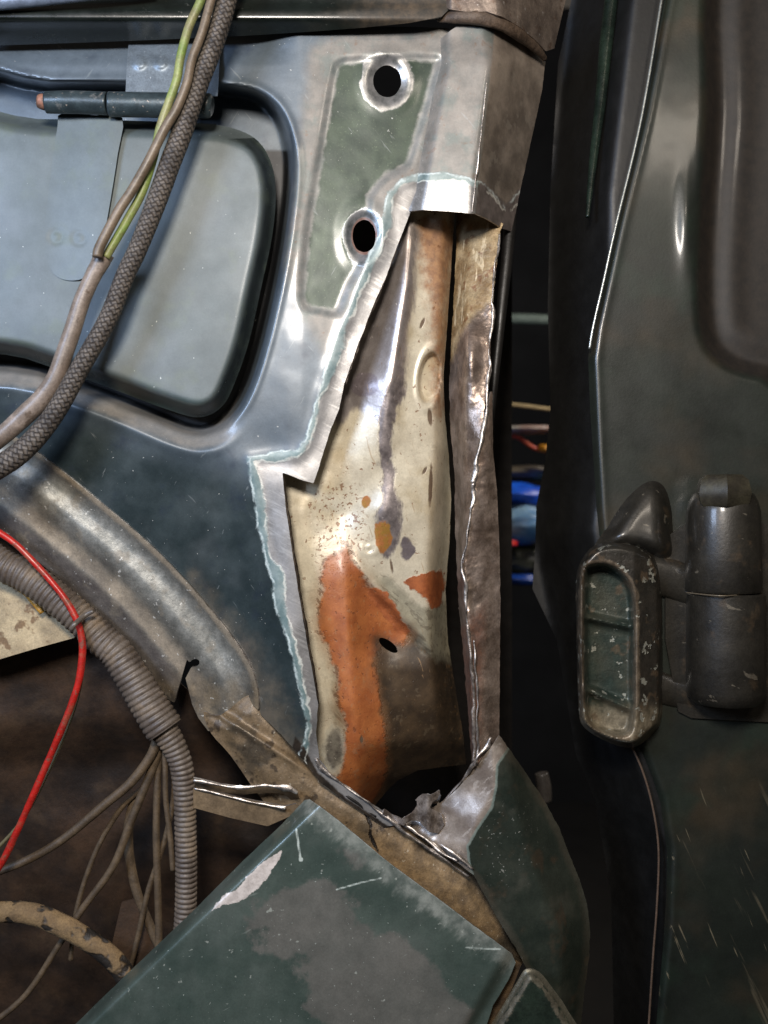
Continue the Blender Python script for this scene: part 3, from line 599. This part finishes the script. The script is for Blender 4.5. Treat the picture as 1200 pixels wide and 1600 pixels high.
def mud_depth(X, Y):
    s_ = sdf(mud_poly, X, Y); t = (X*0.64+1290-0.64*620)-Y       # height above the long seam
    return 16+6*ss(30, 0, s_)+3*g(t, 10, 9)-3.5*g(t, -4, 5)+1.2*fbm(X, Y, 60, 41)+0.5*fbm(X, Y, 18, 44)
mud = sheet('inner_flange', mud_poly, mud_depth, MUD, body, 2.5, bl=1.0, thick=1.4, rim=DULL, attrs={
  'f_tan': lambda X, Y: 28-dseg([(610,1330),(690,1385),(760,1440)], X, Y, False)*1.0,
  'f_crack': lambda X, Y: 2.2-dseg([(572,1272),(580,1290),(578,1304),(590,1330)], X, Y, False)})
tube('burr', [(497,1185,10),(506,1202,10),(530,1222,10),(566,1248,11),(600,1272,12),(640,1304,12),(690,1340,12),(730,1370,12)], [3.0,4.6,2.6,2.4,2.6,3.0,2.4,1.4], BRIGHT, mud, 7, 8, ragr=0.9)
tube('burr', [(492,1192,14),(512,1222,14),(545,1246,14),(590,1276,15)], [3.0,4.0,3.6,2.0], layered('black_gap_strip', (16,14,12), None, 0.5), mud, 7, 8)  # black tube along the narrow dark channel

# ------------------------------------------------------------------ lower sill sheet and the corner sheet
SILLM = layered('green_sill_paint', (60, 73, 67), (80, 91, 84), 0.34, 0.25, 16, grime=0.15, bump=0.06, bscale=600, coat=0.3, rvar=0.08, layers=[
 dict(spot=(20, 0.46, 0.72), c=(88, 96, 90), op=0.6, r=0.5),
 dict(attr='f_sp1', w=7, amp=50, ns=34, nd=8, c=(112, 108, 102), c2=(94, 92, 87), cs=26, r=0.42, m=0.2, op=0.75),
 dict(attr='f_edge', off=-4, w=12, amp=34, ns=120, nd=6, c=(150, 154, 146), c2=(92, 100, 94), cs=80, r=0.40, op=0.8, nst=(-0.7, 0.4)),
 dict(attr='f_edge', off=20, w=1.2, amp=2, c=(205, 210, 205), r=0.4, op=0.8),
 dict(spot=(480, 0.71, 0.76), c=(170, 178, 170), op=0.8, sdet=2), dict(spot=(150, 0.68, 0.72), c=(170, 175, 165), op=0.6),
 dict(spot=(210, 0.70, 0.75, (-1.1, 0.10)), c=(150, 158, 150), op=0.35),
 dict(attr='f_scr', w=0.8, amp=6, ns=170, nd=6, nst=(0.85, 0.2), c=(226, 216, 208), c2=(196, 186, 178), cs=200, r=0.4, m=0.3),
 dict(attr='f_line', w=0.9, amp=1.0, c=(190, 200, 192), r=0.4)])
SILL = [(476,1250),(484,1249),(520,1275),(560,1308),(600,1342),(640,1372),(690,1408),(740,1446),(775,1472),(800,1490),(806,1504),(795,1530),(770,1572),(748,1640),(40,1680),(118,1600),(190,1530),(300,1425),(380,1345),(440,1288)]
def sill_depth(X, Y):
    s_ = sdf(SILL, X, Y)
    # distance from the upper left edge, which rolls over
    e = ((X-476)*0.692+(Y-1250)*0.722)
    roll = 26*(1-ss(-2, 22, e))
    return -22+roll+0.02*(Y-1250)*-1+0.9*fbm(X, Y, 130, 51)+0.3*fbm(X, Y, 40, 52)+8*ss(22, 0, (-(X-805)*0.86+(Y-1500)*-0.5))
sheet('sill_panel', SILL, sill_depth, SILLM, body, 3, bl=1.2, thick=1.4, rim=BRIGHT, rag=0.3, attrs={
  'f_sp1': lambda X, Y: np.maximum.reduce([ell(474,1436,84,56,X,Y,-0.3), ell(600,1560,170,90,X,Y,0.75), ell(640,1640,110,70,X,Y), ell(540,1330,34,14,X,Y,0.7)-4]),
  'f_edge': lambda X, Y: 20-dseg([(484,1249),(520,1275),(560,1308),(600,1342),(640,1372),(690,1408),(740,1446),(800,1490)], X, Y, False),
  'f_scr': lambda X, Y: sdf([(328,1426),(345,1402),(366,1392),(385,1372),(405,1352),(441,1328),(438,1340),(424,1358),(420,1370),(398,1392),(385,1404),(366,1410),(346,1416)], X, Y),
  'f_line': lambda X, Y: np.maximum.reduce([1.6-dseg([(463,1296),(466,1318),(470,1345)], X, Y, False), ell(470,1343,3.5,3.5,X,Y), 1.2-dseg([(526,1390),(560,1380),(596,1372)], X, Y, False), 1.3-dseg([(728,1481),(755,1482),(782,1483)], X, Y, False)])})
CORN = layered('cracked_green_corner', (44, 56, 46), (34, 42, 36), 0.36, 0.3, 40, bump=0.3, bscale=300, layers=[
 dict(attr='f_c', band=(9, 17), w=2, amp=13, ns=130, nd=6, c=(120, 112, 96), c2=(80, 74, 60), r=0.6, op=0.7), dict(attr='f_c', band=(-2, 8), w=2, amp=3, c=(92, 88, 74), r=0.4, m=0.5)])
CORNP = sm([(822,1514),(842,1518),(862,1542),(888,1580),(910,1640),(800,1680),(740,1660),(752,1626),(785,1572),(810,1530)], 3)
sheet('sill_corner', CORNP, lambda X, Y: -18+0.10*np.clip(Y-1510, 0, 200)*0-6*ss(18, 0, sdf(CORNP, X, Y))*-1+0.6*fbm(X, Y, 50, 61), CORN, body, 2.5, bl=0.8, thick=1.4, rim=BRIGHT, attrs={'f_c': lambda X, Y: sdf(CORNP, X, Y)})
sheet('sill_edge', [(806,1500),(815,1506),(800,1545),(772,1600),(757,1640),(726,1650),(750,1580),(785,1530)], lambda X, Y: -8+0*X, layered('rust_brown_gap', (96,76,50), (54,42,30), 0.6, 0.1, 60, bump=0.5), body, 3, thick=1.2)

# ------------------------------------------------------------------ wheel arch lip
def arch_t(X, Y): return dseg(ARCH, X, Y, False)
archp = [tuple(p) for p in ARCH]+[(398,1104),(362,1122),(326,1143),(310,1122),(300,1100),(290,1060),(300,1040),(292,1030),(272,1098),(262,1092),(225,1040),(180,988),(125,932),(60,878),(0,836),(-90,780)]
ARCHM = layered('dusty_arch_lip', (116, 114, 106), (88, 86, 80), 0.40, 0.2, 26, bump=0.25, bscale=240, layers=[
 dict(attr='f_t', band=(14, 58), w=14, amp=14, ns=40, c=(150, 150, 144), c2=(112, 114, 110), r=0.40, m=0.25, op=0.8),
 dict(attr='f_t', band=(74, 100), w=7, amp=9, ns=60, c=(142, 130, 112), c2=(112, 103, 90), cs=40, r=0.7, m=0),
 dict(attr='f_t', off=102, w=6, amp=7, ns=60, c=(92, 86, 80), c2=(74, 68, 64), cs=50, r=0.6, m=0.05),
 dict(attr='f_t', band=(-3, 7), w=3, amp=4, ns=90, c=(140, 128, 110), r=0.5, op=0.8),
 dict(attr='f_end', w=30, amp=20, ns=60, c=(120, 104, 80), c2=(60, 56, 50), cs=60, op=0.7, r=0.4),
 dict(spot=(60, 0.56, 0.7), c=(124, 114, 98), op=0.5, r=0.7), dict(spot=(200, 0.66, 0.7), c=(200, 198, 190), op=0.7)])
def arch_depth(X, Y):
    t = arch_t(X, Y)
    prof = np.interp(t, [0, 4, 10, 22, 40, 50, 62, 78, 92, 100, 108, 140], [0.5, -1.5, 3, 5.0, 2, 0, 2, 7, 9, 7, 9, 19])
    b = 0.085*np.clip(Y-(600+X*0.32), 0, 400)*ss(470, 330, X)+0.07*np.clip(450-X, 0, 500)*0.25
    return prof+b*0.9+0.8*fbm(X, Y, 60, 71)
sheet('wheel_arch_lip', archp, arch_depth, ARCHM, body, 2.5, bl=1.6, thick=1.6, rim=BRIGHT, attrs={'f_t': arch_t, 'f_end': lambda X, Y: Y-1060+0*X}, holes=[lambda X, Y: ell(304,1036,8,6,X,Y,-0.4)])

# bent strip of torn steel
STRIP = layered('bent_tan_strip', (136, 116, 90), (104, 88, 68), 0.5, 0.3, 50, bump=0.4, bscale=200)
sheet('bent_strip', [(302,1232),(340,1238),(390,1250),(445,1260),(462,1256),(470,1262),(452,1276),(418,1291),(360,1278),(302,1262)], lambda X, Y: 6+0.10*(Y-1240)+0*X, STRIP, body, 2.5, bl=0.6, thick=1.8, rim=BRIGHT)
sheet('bent_strip', [(302,1216),(312,1218),(345,1226),(375,1230),(410,1228),(446,1230),(464,1236),(468,1248),(455,1250),(442,1240),(412,1238),(380,1242),(345,1238),(306,1232)], lambda X, Y: 0.5*(Y-1216)+0.02*(X-300)-4, STRIP, body, 2, bl=0.6, thick=1.4, rim=BRIGHT)
tube('strip_edge', [(303,1219,-6),(340,1226,-6),(376,1231,-5),(410,1228,-4),(446,1231,-3),(464,1240,-2)], [3.0,1.6,3.6,2.6,4.6,2.4], BRIGHT, body, 7, 8, ragr=0.7, flat=0.6)
tube('strip_edge', [(304,1232,4),(340,1240,4),(390,1253,4),(446,1263,4)], [1.4,2.0,1.6,2.6], BRIGHT, body, 7, 8, ragr=0.7, flat=0.6)

# ------------------------------------------------------------------ engine bay interior
BAY = layered('greasy_brown_liner', (66, 47, 31), (36, 26, 18), 0.6, 0.1, 18, bump=0.7, bscale=90, layers=[dict(spot=(30, 0.55, 0.7), c=(66, 50, 34), op=0.6)])
sheet('inner_wing', [(-120,820),(60,860),(160,960),(330,1110),(480,1230),(640,1400),(600,1700),(-120,1700)], lambda X, Y: 70+0.12*(Y-900)+0.10*X*0+12*fbm(X, Y, 160, 81)+25*ss(1120, 1200, Y), BAY, body, 6, bl=1, thick=1)
CREAM = layered('cream_painted_plate', (176, 158, 124), (150, 132, 102), 0.6, 0.0, 30, bump=0.3, layers=[dict(spot=(70, 0.56, 0.64), c=(96, 66, 34), op=0.8)])
sheet('inner_plate', [(-90,880),(0,900),(30,912),(72,950),(118,996),(60,1012),(0,1030),(-90,1044)], lambda X, Y: 46+0*X+0.6*fbm(X, Y, 30, 4), CREAM, body, 3, thick=2)
tube('yellow_sealant', [(20,914,40),(40,926,40),(56,944,38),(66,958,38)], [4,5,6,4], layered('gold_sealant', (170,126,52), None, 0.4, 0, bump=0.8), body, 8, 6, ragr=0.5)
sheet('inner_bracket', [(190,1410),(212,1404),(235,1440),(262,1480),(225,1530),(170,1520),(176,1470)], lambda X, Y: 60+0.1*(X-180)+0*Y, BAY, body, 4, thick=2)

# ------------------------------------------------------------------ cables
def braidmat():
    s = NT('braided_sleeve'); u = s.attr('u'); v = s.attr('v')
    a = s.math('ADD', s.math('MULTIPLY', u, 9.0), s.math('MULTIPLY', v, 230.0)); b = s.math('SUBTRACT', s.math('MULTIPLY', u, 9.0), s.math('MULTIPLY', v, 230.0))
    wa = s.math('ABSOLUTE', s.math('SINE', s.math('MULTIPLY', a, math.pi))); wb = s.math('ABSOLUTE', s.math('SINE', s.math('MULTIPLY', b, math.pi)))
    chk = s.math('GREATER_THAN', s.math('MULTIPLY', s.math('SINE', s.math('MULTIPLY', a, math.pi)), s.math('SINE', s.math('MULTIPLY', b, math.pi))), 0.0)
    h = s.mixf(chk, wa, wb)
    nz = s.noise(90, 5, 0.7)
    s.put(s.b.inputs['Base Color'], s.mixc(s.math('MULTIPLY', h, s.step(nz, 0.3, 0.65)), lin((44, 39, 36)), lin((100, 92, 84))))
    s.b.inputs['Roughness'].default_value = 0.62
    bn = s.t.nodes.new('ShaderNodeBump'); bn.inputs['Strength'].default_value = 1; bn.inputs['Distance'].default_value = 0.0007
    s.ln(h, bn.inputs['Height']); s.ln(bn.outputs[0], s.b.inputs['Normal']); return s.m
DZ = -35
def pz(l, d): return [(x, y, d(x, y) if callable(d) else d) for x, y in l]
tag(tube('braided_cable', pz([(372,-60),(357,-10),(345,35),(328,85),(310,130),(285,205),(266,255),(250,300),(231,350),(214,392),(196,430),(168,500),(126,574),(84,648),(42,698),(0,729),(-60,762)], DZ), [14.5,15,15,15.5,15.5,15,14,14,14,15,17,17], braidmat(), None, 24, 8), 'dark brown braided cable sleeve hanging over the green flap', 'cable', 'loose cables on the left')
sh = empty('sheathed_cable', P(0, 690, DZ), 'grey brown sheathed cable splitting into a green and a brown wire beside the braided sleeve', 'cable', 'loose cables on the left')
GREYS = layered('grey_vinyl_sheath', (128, 116, 106), (104, 92, 82), 0.42, 0.0, 50, bump=0.2, bscale=250, layers=[dict(spot=(60, 0.56, 0.7), c=(160, 146, 136), op=0.5), dict(spot=(110, 0.62, 0.7), c=(76, 62, 50), op=0.7)])
tube('sheath', pz([(163,396),(156,412),(145,432),(128,470),(112,520),(98,560),(86,592),(66,622),(40,648),(0,684),(-60,730)], DZ+2), [15,13,12,12.5,13,13,14,15,14,13], GREYS, sh, 18, 8)
GW = layered('green_vinyl_wire', (112, 134, 66), (132, 130, 88), 0.45, 0.0, 30, bump=0.15, layers=[dict(spot=(40, 0.5, 0.66), c=(120, 108, 84), op=0.6)])
tube('green_wire', pz([(330,-50),(314,0),(296,40),(283,85),(276,125),(262,165),(250,200),(240,245),(222,300),(200,342),(178,380),(165,402)], DZ-2), [6.5], GW, sh, 14, 8)
tube('brown_wire', pz([(346,-50),(330,0),(316,50),(300,92),(292,130),(276,170),(258,200),(232,252),(206,298),(188,325),(170,358),(155,388),(152,402)], DZ-10), [6.5,6.5,7,7.5,7.5], layered('brown_vinyl_wire', (112, 98, 82), (90, 78, 64), 0.45, 0, 50, bump=0.2), sh, 14, 8)

REDM = layered('red_vinyl', (176, 34, 26), (150, 30, 24), 0.35, 0.0, 40, bump=0.1, layers=[dict(spot=(60, 0.5, 0.66), c=(130, 80, 60), op=0.6), dict(spot=(200, 0.58, 0.64), c=(90, 70, 50), op=0.6, r=0.7)])
tag(tube('red_wire', pz([(-60,790),(-10,826),(18,845),(42,867),(83,912),(108,946),(124,980),(129,1013),(124,1060),(112,1100),(92,1150),(72,1196),(52,1242),(26,1300),(0,1352),(-50,1420)], 14), [5.5,5.2,5.9,5.4,5.8], REDM, None, 14, 8, ragr=0.08), 'bright red wire looping down over the corrugated conduit', 'wire')
tag(tube('thin_wire', pz([(129,1020),(127,1060),(118,1100),(100,1150),(78,1200),(50,1256),(20,1300),(-30,1350)], 24), [3], layered('olive_vinyl', (96, 88, 62), None, 0.5), None, 10, 8), 'thin olive wire running close beside the red wire', 'wire')
CORR = layered('dusty_corrugated_plastic', (104, 94, 84), (78, 68, 60), 0.5, 0.0, 40, bump=0.4, bscale=200, layers=[dict(spot=(40, 0.5, 0.68), c=(128, 110, 88), op=0.6, r=0.8)])
tag(tube('corrugated_conduit', pz([(-60,834),(0,880),(40,900),(80,928),(125,966),(160,1000),(182,1020),(206,1056),(224,1086),(242,1116),(258,1140)], lambda x, y: 32), [25,26,26,26,27,29,31], CORR, None, 22, 8, rib=(9.5, 3.0)), 'wide grey corrugated conduit running down under the wheel arch lip', 'conduit')
tag(tube('corrugated_conduit', pz([(244,1122),(260,1146),(274,1170),(284,1200),(288,1240),(290,1300),(291,1360),(290,1420),(286,1480)], lambda x, y: 32+0.03*(y-1130)), [24,19,17,17,17], CORR, None, 20, 8, rib=(8.5, 3.0)), 'narrow corrugated conduit hanging straight down behind the green sill sheet', 'conduit')
tag(tube('cable_tie', pz([(110,984),(118,974),(132,962),(146,955)], lambda x, y: 3 if x < 130 else 12), [3.6,4,4,3], layered('grey_nylon', (88, 80, 72), None, 0.4), None, 10, 8, flat=0.6), 'grey cable tie strapping the red wire to the conduit', 'cable tie')
WB = layered('mud_coated_wire', (96, 80, 60), (66, 54, 40), 0.6, 0.0, 50, bump=0.5, bscale=200)
for pts, r, d, lb in [
  ([(246,1150),(236,1180),(205,1222),(165,1256),(100,1310),(40,1345),(-40,1375)], [8,8,7,6.5], 40, 'thick muddy wire sweeping left towards the frame edge from the conduit split'),
  ([(252,1160),(238,1200),(204,1285),(176,1355),(126,1424),(90,1480),(40,1555),(-20,1605)], [8,7,6,5,5], 46, 'muddy wire curving down and left behind the mud caked hose'),
  ([(250,1160),(246,1220),(244,1300),(246,1380),(248,1470),(244,1530)], [6], 50, 'straight brown wire hanging beside the narrow conduit'),
  ([(256,1156),(258,1200),(259,1250),(266,1310),(270,1360)], [4.5], 44, 'thin brown wire with a rusty orange tint next to the narrow conduit'),
  ([(214,1240),(200,1300),(210,1380),(236,1450),(262,1510)], [9,8,7], 62, 'dark wire drooping behind the hanging wires in the bay'),
  ([(250,1164),(232,1220),(190,1262),(150,1330),(120,1420),(110,1500)], [5,4.5,4], 56, 'thin dark wire arcing down behind the two left sweeping wires'),
  ([(262,1160),(272,1230),(258,1310),(232,1390),(214,1470),(190,1560)], [4.5], 54, 'thin wire crossing behind the straight hanging wire towards the lower bracket')]:
    tag(tube('branch_wire', pz(pts, d), r, WB, None, 12, 8, ragr=0.05), lb, 'wire', 'wires branching from the conduit')
HOSE = layered('mud_caked_hose', (132, 108, 74), (104, 84, 58), 0.85, 0.0, 60, bump=1.4, bscale=130, layers=[dict(spot=(34, 0.55, 0.6), c=(40, 36, 32), r=0.5, h=-0.8)])
tag(tube('muddy_hose', pz([(-60,1432),(0,1425),(50,1428),(100,1448),(145,1474),(182,1505),(206,1545),(220,1600)], 30), [17,17,18,17,17,16], HOSE, None, 20, 8, ragr=0.05), 'mud caked hose curving in at the lower left corner', 'hose')

# ------------------------------------------------------------------ door
DOORM = layered('dirty_dark_door_paint', (32, 37, 31), (24, 28, 24), 0.42, 0.1, 14, grime=0.15, bump=0.08, bscale=400, coat=0.25, layers=[
 dict(spot=(9, 0.48, 0.7), c=(62, 52, 38), op=0.6), dict(spot=(14, 0.52, 0.66), c=(32, 42, 34), op=0.7),
 dict(attr='f_low', w=60, spot=(110, 0.62, 0.70, (0.45, 0.08)), c=(96, 88, 70), op=0.5, r=0.6), dict(attr='f_low', w=60, spot=(230, 0.68, 0.72, (0.4, 0.06)), c=(130, 120, 98), op=0.55),
 dict(attr='f_drec', w=6, amp=2, c=(28, 24, 20), c2=(38, 32, 26), r=0.6, m=0.0)])
DREC = sm([(1118,-80),(1104,180),(1094,330),(1090,450),(1098,530),(1130,570),(1190,590),(1300,600),(1300,-80)], 4)
def door_depth(X, Y):
    ex = np.interp(Y, [-40,180,350,510,560,700,800,1100,1170,1250,1330,1450,1620], [1045,1002,962,927,920,926,932,960,1000,1030,1042,1038,1020])
    t = X-ex; r = sdf(DREC, X, Y)
    d = 62+10*(1-ss(-1, 9, t))-1.5*g(t, 10, 6)
    d = d+20*ss(-6, 22, r)-2.5*g(r, 54, 18)
    d = d-4*g(np.hypot((X-1072)*1.6, (Y-350)*0.28), 0, 18)
    return d+0.8*fbm(X, Y, 240, 91)+0.15*fbm(X, Y, 60, 92)
dpoly = [(1046,-60),(1037,0),(1002,180),(962,350),(942,440),(926,512),(919,560),(922,640),(926,700),(932,790),(934,830),(950,900),(960,1100),(985,1150),(1002,1172),(1018,1210),(1032,1255),(1042,1330),(1041,1400),(1036,1480),(1020,1660),(1300,1660),(1300,-60)]
door = sheet('door', dpoly, door_depth, DOORM, body, 4, bl=1.0, thick=1.6, attrs={'f_drec': lambda X, Y: sdf(DREC, X, Y), 'f_low': lambda X, Y: Y-1240+0*X})
tube('door_edge_glint', [(1040,-40,60),(1003,180,60),(963,350,60),(943,440,60),(927,510,60),(921,545,61)], [2.2], layered('fold_glint', (170,174,170), None, 0.3, 0.7), door, 10, 8)  # pale tube on the fold, the edge's glint put into its colour
BLK = layered('black_door_shut', (9, 9, 9), (13, 13, 12), 0.5, 0, 30, bump=0.1)
dj = [(905,-60),(1048,-60),(1004,180),(964,350),(928,512),(922,560),(930,700),(936,830),(950,900),(962,1100),(1004,1172),(1034,1255),(1044,1330),(1040,1450),(1022,1660),(960,1660),(955,1400),(930,1250),(900,1180),(870,1000),(832,920),(836,860),(838,790),(852,720),(860,640),(856,480),(860,300),(872,100)]
sheet('door_shut_face', dj, lambda X, Y: 150-0.9*np.clip(X-np.interp(Y, [-60,300,560,830,1170,1330,1660], [905,862,860,836,900,950,962]), 0, 90), BLK, door, 5, bl=1, thick=1)
tube('door_seal', [(984,1160,66),(1004,1205,66),(1020,1262,66),(1029,1330,66),(1026,1420,66),(1020,1500,66),(1010,1660,66)], [1.8], layered('brown_seal_lip', (96,80,68), None, 0.4, 0.2), door, 8, 8)
tube('door_seal', [(960,-40,90),(948,60,90),(938,160,88),(926,260,82),(918,340,76)], [12,12,10,7,3], layered('green_gloss_strip', (38,52,42), (20,28,24), 0.25, 0.3), door, 14, 8)

# hinge: barrel, bracket, arm
INP = sm([(914,900),(926,884),(950,884),(972,898),(986,922),(990,960),(990,1060),(989,1120),(980,1146),(950,1146),(920,1130),(914,1090),(912,1000)], 3)
BRK = sm([(908,876),(930,852),(966,846),(1004,856),(1026,872),(1036,910),(1038,1000),(1037,1118),(1018,1148),(990,1168),(956,1162),(914,1138),(904,1106),(901,1000),(900,910)], 3)
HINGM = layered('worn_hinge_paint', (44, 42, 37), (58, 53, 46), 0.36, 0.3, 60, bump=0.5, bscale=200, coat=0.2, layers=[
  dict(attr='f_in', w=3, c=(42, 54, 48), c2=(66, 68, 58), cs=40, r=0.4), dict(attr='f_in', band=(-9, 1), w=2, amp=6, ns=110, c=(124, 110, 92), c2=(84, 72, 58), r=0.5, op=0.75),
  dict(attr='f_low', w=12, amp=14, ns=90, c=(146, 134, 112), c2=(100, 90, 72), op=0.75, r=0.5),
  dict(spot=(90, 0.62, 0.65), c=(150, 150, 138), op=0.8, r=0.5, h=-0.4), dict(spot=(40, 0.58, 0.64), c=(96, 80, 62), op=0.6)])
def brk_depth(X, Y):
    o_ = sdf(BRK, X, Y); i_ = sdf(INP, X, Y)
    d = 22+0.45*np.clip(X-992, 0, 60)+34*(1-ss(-2, 9, o_))
    d = d+26*ss(-3, 6, i_)
    shelf = g(Y, 964+(X-914)*0.22, 5)+g(Y, 1076+(X-914)*0.45, 6)
    return d-12*shelf*ss(0, 6, i_)
hb = sheet('hinge_bracket', BRK, brk_depth, HINGM, door, 2, bl=1.2, thick=1.5, attrs={'f_in': lambda X, Y: sdf(INP, X, Y), 'f_low': lambda X, Y: (Y-1105)*0.8+0*X})
BARR = layered('dark_hinge_barrel', (44, 41, 35), (30, 28, 24), 0.42, 0.2, 30, bump=0.2, bscale=300, coat=0.35, layers=[dict(spot=(50, 0.58, 0.7), c=(70, 58, 44), op=0.6), dict(spot=(120, 0.66, 0.7, (1.3, 0.3)), c=(120, 112, 98), op=0.5)])
lathe('hinge_barrel', 1130, 44, [(764,32),(772,46),(784,52),(800,56),(860,57),(920,58),(924,56)], BARR, door)
lathe('hinge_barrel', 1134, 44, [(926,56),(929,59),(1000,60),(1078,60),(1090,57),(1098,48)], BARR, door)
lathe('hinge_nut', 1130, 32, [(742,30),(750,40),(770,45),(786,42),(792,36)], layered('olive_nut', (70, 66, 52), (52, 48, 40), 0.45, 0.4, 60), door, 6, a0=0.35)
tube('hinge_washer', [(1072,926,40),(1130,931,10),(1190,926,40)], [1.2], layered('hinge_seam', (110,100,84), None, 0.4, 0.4), door, 8, 10)
sheet('hinge_plate', [(1040,840),(1100,800),(1200,820),(1290,860),(1290,1060),(1230,1130),(1150,1126),(1080,1122),(1060,1112),(1040,1000)], lambda X, Y: 58+0*X, BARR, door, 4, bl=0, thick=4)
ARMP = sm([(922,872),(930,850),(948,824),(972,786),(996,758),(1018,747),(1038,754),(1048,780),(1052,830),(1050,880),(1000,866),(950,864)], 4)
sheet('hinge_arm', ARMP, lambda X, Y: 66-np.interp(Y, [745, 800, 870, 960], [12, 20, 30, 30])*ss(-2, 20, sdf(ARMP, X, Y))+1.0*fbm(X, Y, 40, 12), BARR, door, 3, bl=2.5, thick=2)
tube('hinge_arm', [(1000,890,60),(1050,905,60),(1120,930,60)], [30,34,30], BARR, door, 20, 8, flat=0.5)
tube('hinge_arm', [(1000,1060,62),(1050,1080,62),(1120,1090,62)], [26,26,26], BARR, door, 20, 8, flat=0.4)

# ------------------------------------------------------------------ things seen through the gap, across the garage
def far(px, py, dist):       # a spot on the shelves, dist metres beyond the panel
    return Vector(P(px, py, dist*1000))
def blob(name, px, py, dist, rx, ry, rz, mat, label, cat, seed, tilt=0.0, amp=0.35):
    nu, nv = 36, 24; V = []; F = []
    c = far(px, py, dist)
    for j in range(nv+1):
        th = math.pi*j/nv
        for i in range(nu):
            ph = 2*math.pi*i/nu
            n = 1+amp*float(fbm(np.array([math.cos(ph)*30*math.sin(th)+seed*40]), np.array([math.sin(ph)*30*math.sin(th)+math.cos(th)*40]), 20, seed)[0])
            x, y, z = rx*n*math.sin(th)*math.cos(ph), ry*n*math.sin(th)*math.sin(ph), rz*n*math.cos(th)
            V.append((c.x+x*math.cos(tilt)-z*math.sin(tilt), c.y+y, c.z+x*math.sin(tilt)+z*math.cos(tilt)))
    for j in range(nv):
        for i in range(nu): F.append((j*nu+i, (j+1)*nu+i, (j+1)*nu+(i+1) % nu, j*nu+(i+1) % nu))
    return tag(link(name, V, F, mat), label, cat)
def pl(n, c, c2=None, r=0.4): return layered(n, c, c2, r, 0, 20, bump=0.3, bscale=60)
blob('blue_bag', 806, 772, 0.9, 0.075, 0.05, 0.020, pl('blue_film', (20, 96, 220), (10, 60, 170)), 'bright blue plastic bag lying on the pile seen through the door gap', 'bag', 1, -0.1)
blob('plastic_bag', 806, 822, 0.88, 0.070, 0.05, 0.032, pl('pale_blue_film', (120, 150, 170), (60, 110, 160)), 'pale crumpled plastic bag just below the bright blue bag', 'bag', 2, 0.1)
blob('red_cloth', 786, 851, 0.8, 0.022, 0.02, 0.008, pl('red_cloth_m', (190, 30, 26)), 'small scrap of red cloth below the pale bag', 'cloth', 3)
blob('dark_bag', 812, 876, 0.92, 0.060, 0.05, 0.028, pl('olive_film', (60, 62, 40), (30, 32, 40)), 'dark olive bag low in the pile behind the door gap', 'bag', 4)
blob('blue_cloth', 806, 906, 0.85, 0.050, 0.03, 0.008, pl('navy_cloth', (20, 60, 140)), 'dull blue cloth at the bottom of the pile behind the gap', 'cloth', 5)
blob('green_bag', 846, 800, 0.97, 0.03, 0.03, 0.03, pl('teal_film', (40, 110, 120), (30, 50, 60)), 'teal film bag tucked in right of the bright blue bag', 'bag', 8)
blob('yellow_tape_roll', 850, 700, 0.93, 0.012, 0.012, 0.006, pl('amber_tape', (190, 130, 30)), 'small amber roll at the end of the red cord', 'tape roll', 9)
blob('brown_bag', 812, 740, 0.95, 0.070, 0.05, 0.014, pl('brown_paper', (96, 88, 74), (60, 54, 48)), 'crumpled brown grey bag on top of the blue bag', 'bag', 6)
blob('white_tray', 806, 673, 0.95, 0.075, 0.05, 0.008, pl('white_plastic', (180, 180, 172), (150, 120, 110)), 'pale plastic tray lying above the red cord', 'tray', 7, 0.03, 0.15)
tag(tube('cord', [(760,690,940),(785,682,920),(810,684,920),(835,700,930),(870,708,940)], [5,6,7,6], pl('red_cord_m', (170, 40, 40), (150, 90, 40)), None, 12, 8), 'red cord trailing across the dark pile under the pale tray', 'cord')
tag(tube('wooden_stick', [(740,628,1000),(800,632,1000),(880,642,1000)], [6,6,6], pl('pale_wood', (180, 160, 120)), None, 10, 6), 'pale wooden stick lying above the pale tray behind the gap', 'stick')
tag(tube('grey_pipe', [(690,500,1200),(800,498,1200),(940,504,1200)], [20,20,20], pl('grey_pipe_m', (96, 108, 100)), None, 20, 6), 'thick grey green pipe running across the dark background behind the gap', 'pipe')
tag(tube('rounded_knob', [(846,1208,300),(850,1230,300),(852,1252,300)], [14,16,14], pl('grey_knob', (60, 56, 52)), None, 14, 6), 'grey rounded knob poking out behind the lower pillar base', 'knob')  # faint rounded thing, taken for a knob
